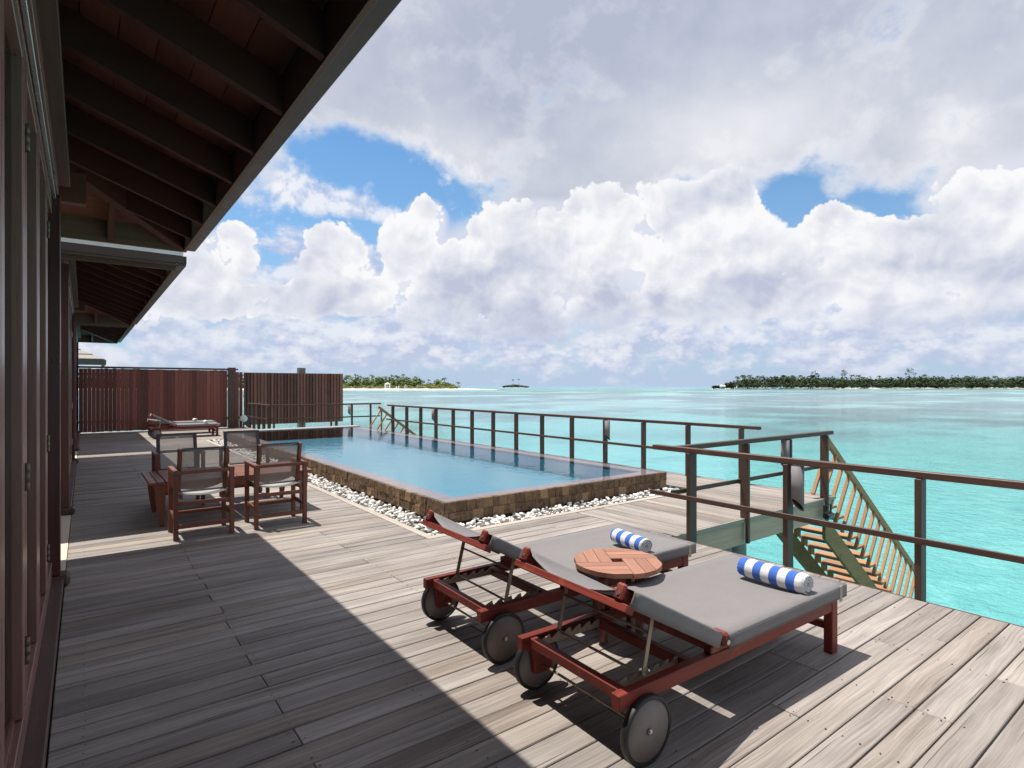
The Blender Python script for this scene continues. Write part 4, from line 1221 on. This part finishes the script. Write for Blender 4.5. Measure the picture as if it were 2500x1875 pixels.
def clump(vs, fs, c, rx, rz, n, size, rg):
    for _ in range(n):
        u = Vector((rg.gauss(0, 1), rg.gauss(0, 1), rg.gauss(0, 1))).normalized(); k = rg.uniform(.45, 1.05)
        p = c + Vector((u.x * rx * k, u.y * rx * k, u.z * rz * k))
        a = Vector((rg.gauss(0, 1), rg.gauss(0, 1), rg.gauss(0, .3))).normalized(); b = a.cross(Vector((rg.gauss(0, .45), rg.gauss(0, .45), 1))).normalized()
        s = size * rg.uniform(.6, 1.3); i = len(vs)
        vs += [p - a * s - b * s * .6, p + a * s * .3 - b * s, p + a * s + b * s * .5, p - a * s * .4 + b * s]
        fs.append((i, i + 1, i + 2, i + 3))
def stuff_mesh(name, vs, fs, mat, label, cat):
    me = bpy.data.meshes.new(name); me.from_pydata([tuple(v) for v in vs], [], fs); me.materials.append(mat)
    o = bpy.data.objects.new(name, me); COL.objects.link(o); return tag(o, label, cat, kind='stuff')
def palm_mesh(h, n_fr, fl, rg):
    bmT = BM(); lean = Vector((rg.uniform(-.12, .12), rg.uniform(-.12, .12), 0)) * h
    P = [lean * (k / 6) ** 2 + V(0, 0, h * k / 6) for k in range(7)]
    tube(bmT, P, [.30 - .022 * k for k in range(7)], 6)
    bmF = BM(); top = P[-1]
    for i in range(n_fr):
        a = 6.28318 * i / n_fr + rg.uniform(-.2, .2); el = rg.uniform(-.1, 1.15); L = fl * rg.uniform(.85, 1.15)
        prev = None; dirh = Vector((math.cos(a), math.sin(a), 0)); sd_ = Vector((-math.sin(a), math.cos(a), 0)); n = 6
        for k in range(n + 1):
            f = k / n; p = top + dirh * (L * f * math.cos(el * .7)) + V(0, 0, L * (math.sin(el) * f - .75 * f * f))
            w = fl * .13 * math.sin(math.pi * min(.97, f * .85 + .12)); cur = (bmF.verts.new(p + sd_ * w - V(0, 0, w * .7)), bmF.verts.new(p), bmF.verts.new(p - sd_ * w - V(0, 0, w * .7)))
            if prev:
                bmF.faces.new((prev[0], prev[1], cur[1], cur[0])); bmF.faces.new((prev[1], prev[2], cur[2], cur[1]))
            prev = cur
    return bmT, bmF
def palm_tree(label, loc, h, mat, rg, group, fl=3.6, src=None, rz=0., s=1.):
    if src is None:
        t = thing('palm_tree', label, 'palm tree', loc, rz, group); a, b = palm_mesh(h, 15, fl, rg)
        part('trunk', a, trunkm, t); part('crown', b, mat, t, recalc=False)
    else:
        t = copy_tree(src); t['label'] = label; t.location = loc; t.rotation_euler = (0, 0, rz); t['group'] = group
    t.scale = (s, s, s); return t
def broad_tree(label, loc, h, mat, rg, group, w=5., dead=False):
    t = thing('broadleaf_tree', label, 'tree', loc, 0, group)
    bm = BM(); tube(bm, [(0, 0, 0), (.3, 0, h * .4), (0, .3, h * .75)], [.5, .38, .15], 6)
    for _ in range(5):
        a = rg.uniform(0, 6.28); tube(bm, [(.2, 0, h * .45), (math.cos(a) * w * .5, math.sin(a) * w * .5, h * rg.uniform(.7, .9))], [.2, .06], 5)
    part('trunk', bm, trunkm, t)
    vs, fs = [], []
    for _ in range(7):
        c = Vector((rg.gauss(0, w * .45), rg.gauss(0, w * .45), h * rg.uniform(.66, .98))); clump(vs, fs, c, w * .36, h * .09, 26, .75, rg)
    me = bpy.data.meshes.new('crown'); me.from_pydata([tuple(v) for v in vs], [], fs); me.materials.append(mat)
    o = bpy.data.objects.new('crown', me); COL.objects.link(o); o.parent = t
    return t
rg = random.Random(21)
# ---- beaches
def beach(name, samples, mat):
    """samples: (px, near distance, back distance, height)"""
    bm = BM(); rows = []
    for px, d0, d1, h in samples:
        a, b = pos(px, d0), pos(px, d1); r = []
        for k, z in ((0, -.6), (.12, .0), (.5, h * .7), (1., h)):
            q = a.lerp(b, k); r.append((q.x, q.y, SEA_Z + z))
        rows.append(r)
    grid_surf(bm, rows); return tag(part(name, bm, mat), kind='structure')
beach('island_beach', [(-60, 640, 800, 2.2), (300, 630, 800, 2.2), (700, 620, 800, 2.2), (900, 615, 800, 2.1), (1040, 620, 800, 2.0), (1120, 640, 780, 1.6), (1170, 670, 740, .9), (1215, 690, 705, .15)], sandm)
beach('island_shore', [(1738, 850, 905, .4), (1790, 830, 1000, 1.6), (1900, 850, 1060, 1.6), (2060, 860, 1060, 1.9), (2300, 880, 1080, 2.2), (2700, 900, 1100, 2.2)], sandm)
beach('islet_shore', [(1222, 2060, 2090, .2), (1240, 2030, 2100, 1.6), (1275, 2030, 2100, 1.6), (1296, 2060, 2080, .2)], sandm)
# ---- left island wood
vs, fs = [], []
for _ in range(900):
    px = rg.uniform(150, 1112); d = rg.uniform(715, 800)
    e = min(1, max(.22, (1128 - px) / 70)) if px > 1000 else 1.
    if 1030 < px < 1066: e *= .45
    h = rg.uniform(9., 15.5) * e * (.6 if rg.random() < .3 else 1); p = pos(px, d); p.z = SEA_Z + 2 + h * .55
    clump(vs, fs, p, 4.6 * (.6 + .4 * e), h * .52, 40, 1.25, rg)
stuff_mesh('island_wood', vs, fs, leafL, 'sunlit green wood covering the island behind the white beach', 'wood')
vs, fs = [], []
for _ in range(240):
    px = rg.uniform(600, 1120); d = rg.uniform(690, 712); p = pos(px, d); h = rg.uniform(1.8, 5.); p.z = SEA_Z + 2 + h * .5
    clump(vs, fs, p, 2.6, h * .5, 16, .7, rg)
stuff_mesh('beach_shrubs', vs, fs, leaf_mat('beach_shrub_leaves', (.12, .17, .03), (.30, .30, .06), (.45, .33, .08)), 'yellow green shrubs along the back of the white beach', 'shrubs')
src = [palm_tree('tall dark palm tree rising above the middle of the wooded island', pos(985, 735) + V(0, 0, SEA_Z + 2), 17.5, palmL, rg, 'palms on the near island')]
for i in range(4):
    p = [(845, 760), (905, 748), (1086, 725), (1118, 715)][i]
    lb = ['palm tree beside the louvre screen on the wooded island', 'palm tree above the white beach gazebo', 'tall palm near the right tip of the wooded island', 'low palm at the very tip of the wooded island'][i]
    src.append(palm_tree(lb, pos(*p) + V(0, 0, SEA_Z + 2), [16, 17, 12.5, 7.][i], palmL, rg, 'palms on the near island', fl=[4.4, 4.4, 5., 4.][i]))
gl_ = 'coconut palm in the wooded crest of the near island'
for i in range(46):
    px = rg.uniform(838, 1050) if i < 34 else rg.uniform(330, 832); d = rg.uniform(705, 790)
    s = rg.uniform(.72, 1.08) if i % 3 else rg.uniform(.4, .65)
    if px > 1000: s *= .8
    palm_tree(gl_, pos(px, d) + V(0, 0, SEA_Z + 1.5), 0, palmL, rg, 'crest palms on the near island', src=src[i % 3], rz=rg.uniform(0, 6.28), s=s)
palm_tree('single palm top showing above the slatted fence', pos(350, 420) + V(0, 0, SEA_Z + 1), 14.6, palmL, rg, 'palms on the near island', fl=4.2)
# ---- white gazebo on the beach
gz = thing('beach_gazebo', 'small white gazebo with pitched roof on the island beach', 'gazebo', pos(946, 672) + V(0, 0, SEA_Z + 1.6), math.atan2(-.6, .8))
for sx in (-1, 1):
    for sy in (-1, 1): part('post', box(BM(), sx * 2.6 - .28, sy * 2.2 - .28, 0, sx * 2.6 + .28, sy * 2.2 + .28, 5.2), whitew, gz)
part('post', box(BM(), -.2, -2.4, 0, .2, -2.0, 5.2), whitew, gz)
part('crossbeam', box(BM(), -2.9, -2.5, 5.2, 2.9, 2.5, 5.6), whitew, gz); part('crossbeam', box(BM(), -2.3, -2.45, 2.7, -.2, -2.05, 3.1), whitew, gz); part('crossbeam', box(BM(), .2, -2.45, 2.7, 2.3, -2.05, 3.1), whitew, gz)
part('roof', hexa(BM(), [(-3.1, -2.8, 5.61), (3.1, -2.8, 5.61), (3.1, 2.8, 5.61), (-3.1, 2.8, 5.61)], [(-.3, -.3, 7.4), (.3, -.3, 7.4), (.3, .3, 7.4), (-.3, .3, 7.4)]), plain('gazebo_roof', (.5, .46, .42), .8), gz)
for i, px in enumerate((968, 973.5)):
    w = thing('beach_pillar', ['left white pillar of the pair on the island beach', 'right white pillar of the pair on the island beach'][i], 'pillar', pos(px, 668) + V(0, 0, SEA_Z + 1.5), group='white pillars on the beach')
    part('shaft', box(BM(), -.4, -.4, 0, .4, .4, 2.6, .05), whitew, w); part('cap', box(BM(), -.55, -.55, 2.61, .55, .55, 2.85), whitew, w)
for i, (px, d) in enumerate(((1062, 735), (1020, 700), (990, 695))):
    h = thing('beach_hut', ['pale grey hut between the palms near the island tip', 'thatched beach shelter right of the gazebo on the island', 'thatched beach shelter close to the white pillars'][i], 'hut', pos(px, d) + V(0, 0, SEA_Z + 1.8), math.atan2(-.6, .8), 'huts on the near island')
    s = (4.2, 1.4, 1.6)[i]
    part('wall', box(BM(), -s, -s * .6, 0, s, s * .6, 3.2 if i == 0 else 2.), plain('hut_wall', (.45, .45, .44), .8) if i == 0 else bpy.data.materials['hut_wall'], h)
    part('roof', hexa(BM(), [(-s * 1.25, -s * .8, 3.21 if i == 0 else 2.01), (s * 1.25, -s * .8, 3.21 if i == 0 else 2.01), (s * 1.25, s * .8, 3.21 if i == 0 else 2.01), (-s * 1.25, s * .8, 3.21 if i == 0 else 2.01)], [(-s * .3, -.1, 5.), (s * .3, -.1, 5.), (s * .3, .1, 5.), (-s * .3, .1, 5.)]), shingle, h)
# ---- right island
vs, fs = [], []
def hR(px):
    if px < 1760: return 4.
    if px < 1820: return 4 + (px - 1760) / 60 * 15
    return 20. + 1.2 * math.sin(px * .017) + .8 * math.sin(px * .051)
for _ in range(1300):
    px = rg.uniform(1742, 2640); d = rg.uniform(915, 1060) if px > 1790 else rg.uniform(860, 900); H = hR(px); h = H * rg.uniform(.62, 1.0)
    p = pos(px, d); p.z = SEA_Z + 1.5 + h * .55; clump(vs, fs, p, 5.6 if px > 1790 else 3., h * .5, 34, 1.35, rg)
for _ in range(420):
    px = rg.uniform(1770, 2640); d = rg.uniform(898, 915); p = pos(px, d); h = rg.uniform(6, 12); p.z = SEA_Z + 1.5 + h * .5; clump(vs, fs, p, 3.8, h * .5, 22, 1.1, rg)
stuff_mesh('far_island_wood', vs, fs, leafR, 'dark green wood covering the island on the right horizon', 'wood')
pr = palm_tree('palm above the wood at the left end of the right-hand island', pos(1815, 905) + V(0, 0, SEA_Z + 1), 19, palmR, rg, 'palms on the right-hand island', fl=5.)
for i in range(44):
    px = rg.uniform(1800, 2500) if i > 20 else rg.uniform(1800, 1990)
    palm_tree('coconut palm in the dark crest of the right-hand island', pos(px, rg.uniform(905, 1000)) + V(0, 0, SEA_Z + 1), 0, palmR, rg, 'crest palms on the right-hand island', src=pr, rz=rg.uniform(0, 6.28), s=rg.uniform(.85, 1.15))
broad_tree('leftmost tall tree with a thin open crown above the right-hand island', pos(1993, 930) + V(0, 0, SEA_Z + 1.5), 29., leafR, rg, 'tall trees on the right-hand island', 6.)
broad_tree('dense rounded tall tree, middle of the three above the right-hand island', pos(2058, 930) + V(0, 0, SEA_Z + 1.5), 31., leafR, rg, 'tall trees on the right-hand island', 5.5)
broad_tree('rightmost and broadest tall tree above the right-hand island', pos(2222, 930) + V(0, 0, SEA_Z + 1.5), 32., leafR, rg, 'tall trees on the right-hand island', 7.5)
# rocks and jetty line along the near end of that shore
bm = BM()
for i in range(60):
    px = 1790 + (2040 - 1790) * i / 60; p = pos(px, rg.uniform(846, 856)); s = rg.uniform(1., 2.4)
    box(bm, p.x - s * 1.6, p.y - s, SEA_Z - .3, p.x + s * 1.6, p.y + s, SEA_Z + rg.uniform(.3, 1.1))
tag(part('shore_rocks', bm, rockm), 'low brown rock bank along the left shore of the right-hand island', 'rocks', kind='stuff')
# boats and buildings at the landing
def boat(label, px, d, L, W, white):
    t = thing('excursion_boat', label, 'boat', pos(px, d) + V(0, 0, SEA_Z), math.atan2(-.6, .8), 'boats at the far landing')
    sec = []
    for k in range(9):
        f = k / 8; x = -L / 2 + L * f; w = W / 2 * (1 - abs(2 * f - .95) ** 3.2 * .85); sh = 1.0 + .8 * max(0, f - .7) ** 1.2 * 3
        sec.append([(x, -w, sh), (x, -w * .6, -.3), (x, w * .6, -.3), (x, w, sh)])
    bm = BM(); vsx = grid_surf(bm, sec, sm=False); 
    for k in range(8): bm.faces.new((vsx[k][3], vsx[k][0], vsx[k + 1][0], vsx[k + 1][3]))
    part('hull', bm, white, t)
    part('cabin', box(BM(), -L * .33, -W * .36, 1.05, L * .22, W * .36, 2.5, .1), whitew, t)
    part('roof', box(BM(), -L * .38, -W * .45, 2.9, L * .27, W * .45, 3.1, .05), whitew, t)
    for q in (-.34, -.1, .2): part('roof_post', box(BM(), L * q - .08, -W * .4, 2.4, L * q + .08, -W * .38, 2.9), whitew, t)
    part('window_band', box(BM(), -L * .3, -W * .37, 1.5, L * .19, -W * .362, 2.1), blackp, t)
    return t
teal = plain('boat_teal', (.25, .45, .45), .5)
boat('white covered excursion boat moored at the rocky shore of the right-hand island', 1889, 838, 13, 4, whitew)
boat('dark low boat beside the white excursion boat', 1908, 840, 10, 3, plain('boat_dark', (.12, .16, .18), .5))
bh = thing('boat_house', 'small pale green house at the left tip of the right-hand island', 'house', pos(1764, 845) + V(0, 0, SEA_Z + .5), math.atan2(-.6, .8))
part('wall', box(BM(), -3., -2.5, 0, 3., 2.5, 4.), teal, bh); part('roof', hexa(BM(), [(-3.8, -3.2, 4.01), (3.8, -3.2, 4.01), (3.8, 3.2, 4.01), (-3.8, 3.2, 4.01)], [(-2.6, -.1, 6.2), (2.6, -.1, 6.2), (2.6, .1, 6.2), (-2.6, .1, 6.2)]), whitew, bh)
part('window', box(BM(), -1.8, -2.56, 1.4, -.6, -2.505, 2.8), blackp, bh); part('window', box(BM(), .6, -2.56, 1.4, 1.8, -2.505, 2.8), blackp, bh)
mn = thing('white_monument', 'small white stepped monument on the shore left of the dark wood', 'monument', pos(1797, 846) + V(0, 0, SEA_Z + .8), math.atan2(-.6, .8))
part('base', box(BM(), -2.2, -1., 0, 2.2, 1., 1.4), whitew, mn); part('tower', box(BM(), .4, -.6, 1.41, 1.8, .6, 4.6), whitew, mn)
# ---- islet
vs, fs = [], []
for _ in range(110):
    px = rg.uniform(1227, 1290); e = 1 - abs(px - 1256) / 36; d = rg.uniform(2050, 2090); h = 3 + 9. * max(0, e); p = pos(px, d); p.z = SEA_Z + 1 + h * .5; clump(vs, fs, p, 4.5, h * .5, 16, 1.6, rg)
stuff_mesh('islet_bushes', vs, fs, leafR, 'low green bushes covering the tiny islet on the horizon', 'bushes')
palm_tree('left palm with the larger crown on the tiny islet', pos(1254, 2060) + V(0, 0, SEA_Z + 2), 26, palmR, rg, 'palms on the islet', fl=7.)
palm_tree('right thin palm on the tiny islet', pos(1267.5, 2060) + V(0, 0, SEA_Z + 2), 28, palmR, rg, 'palms on the islet', fl=5.)
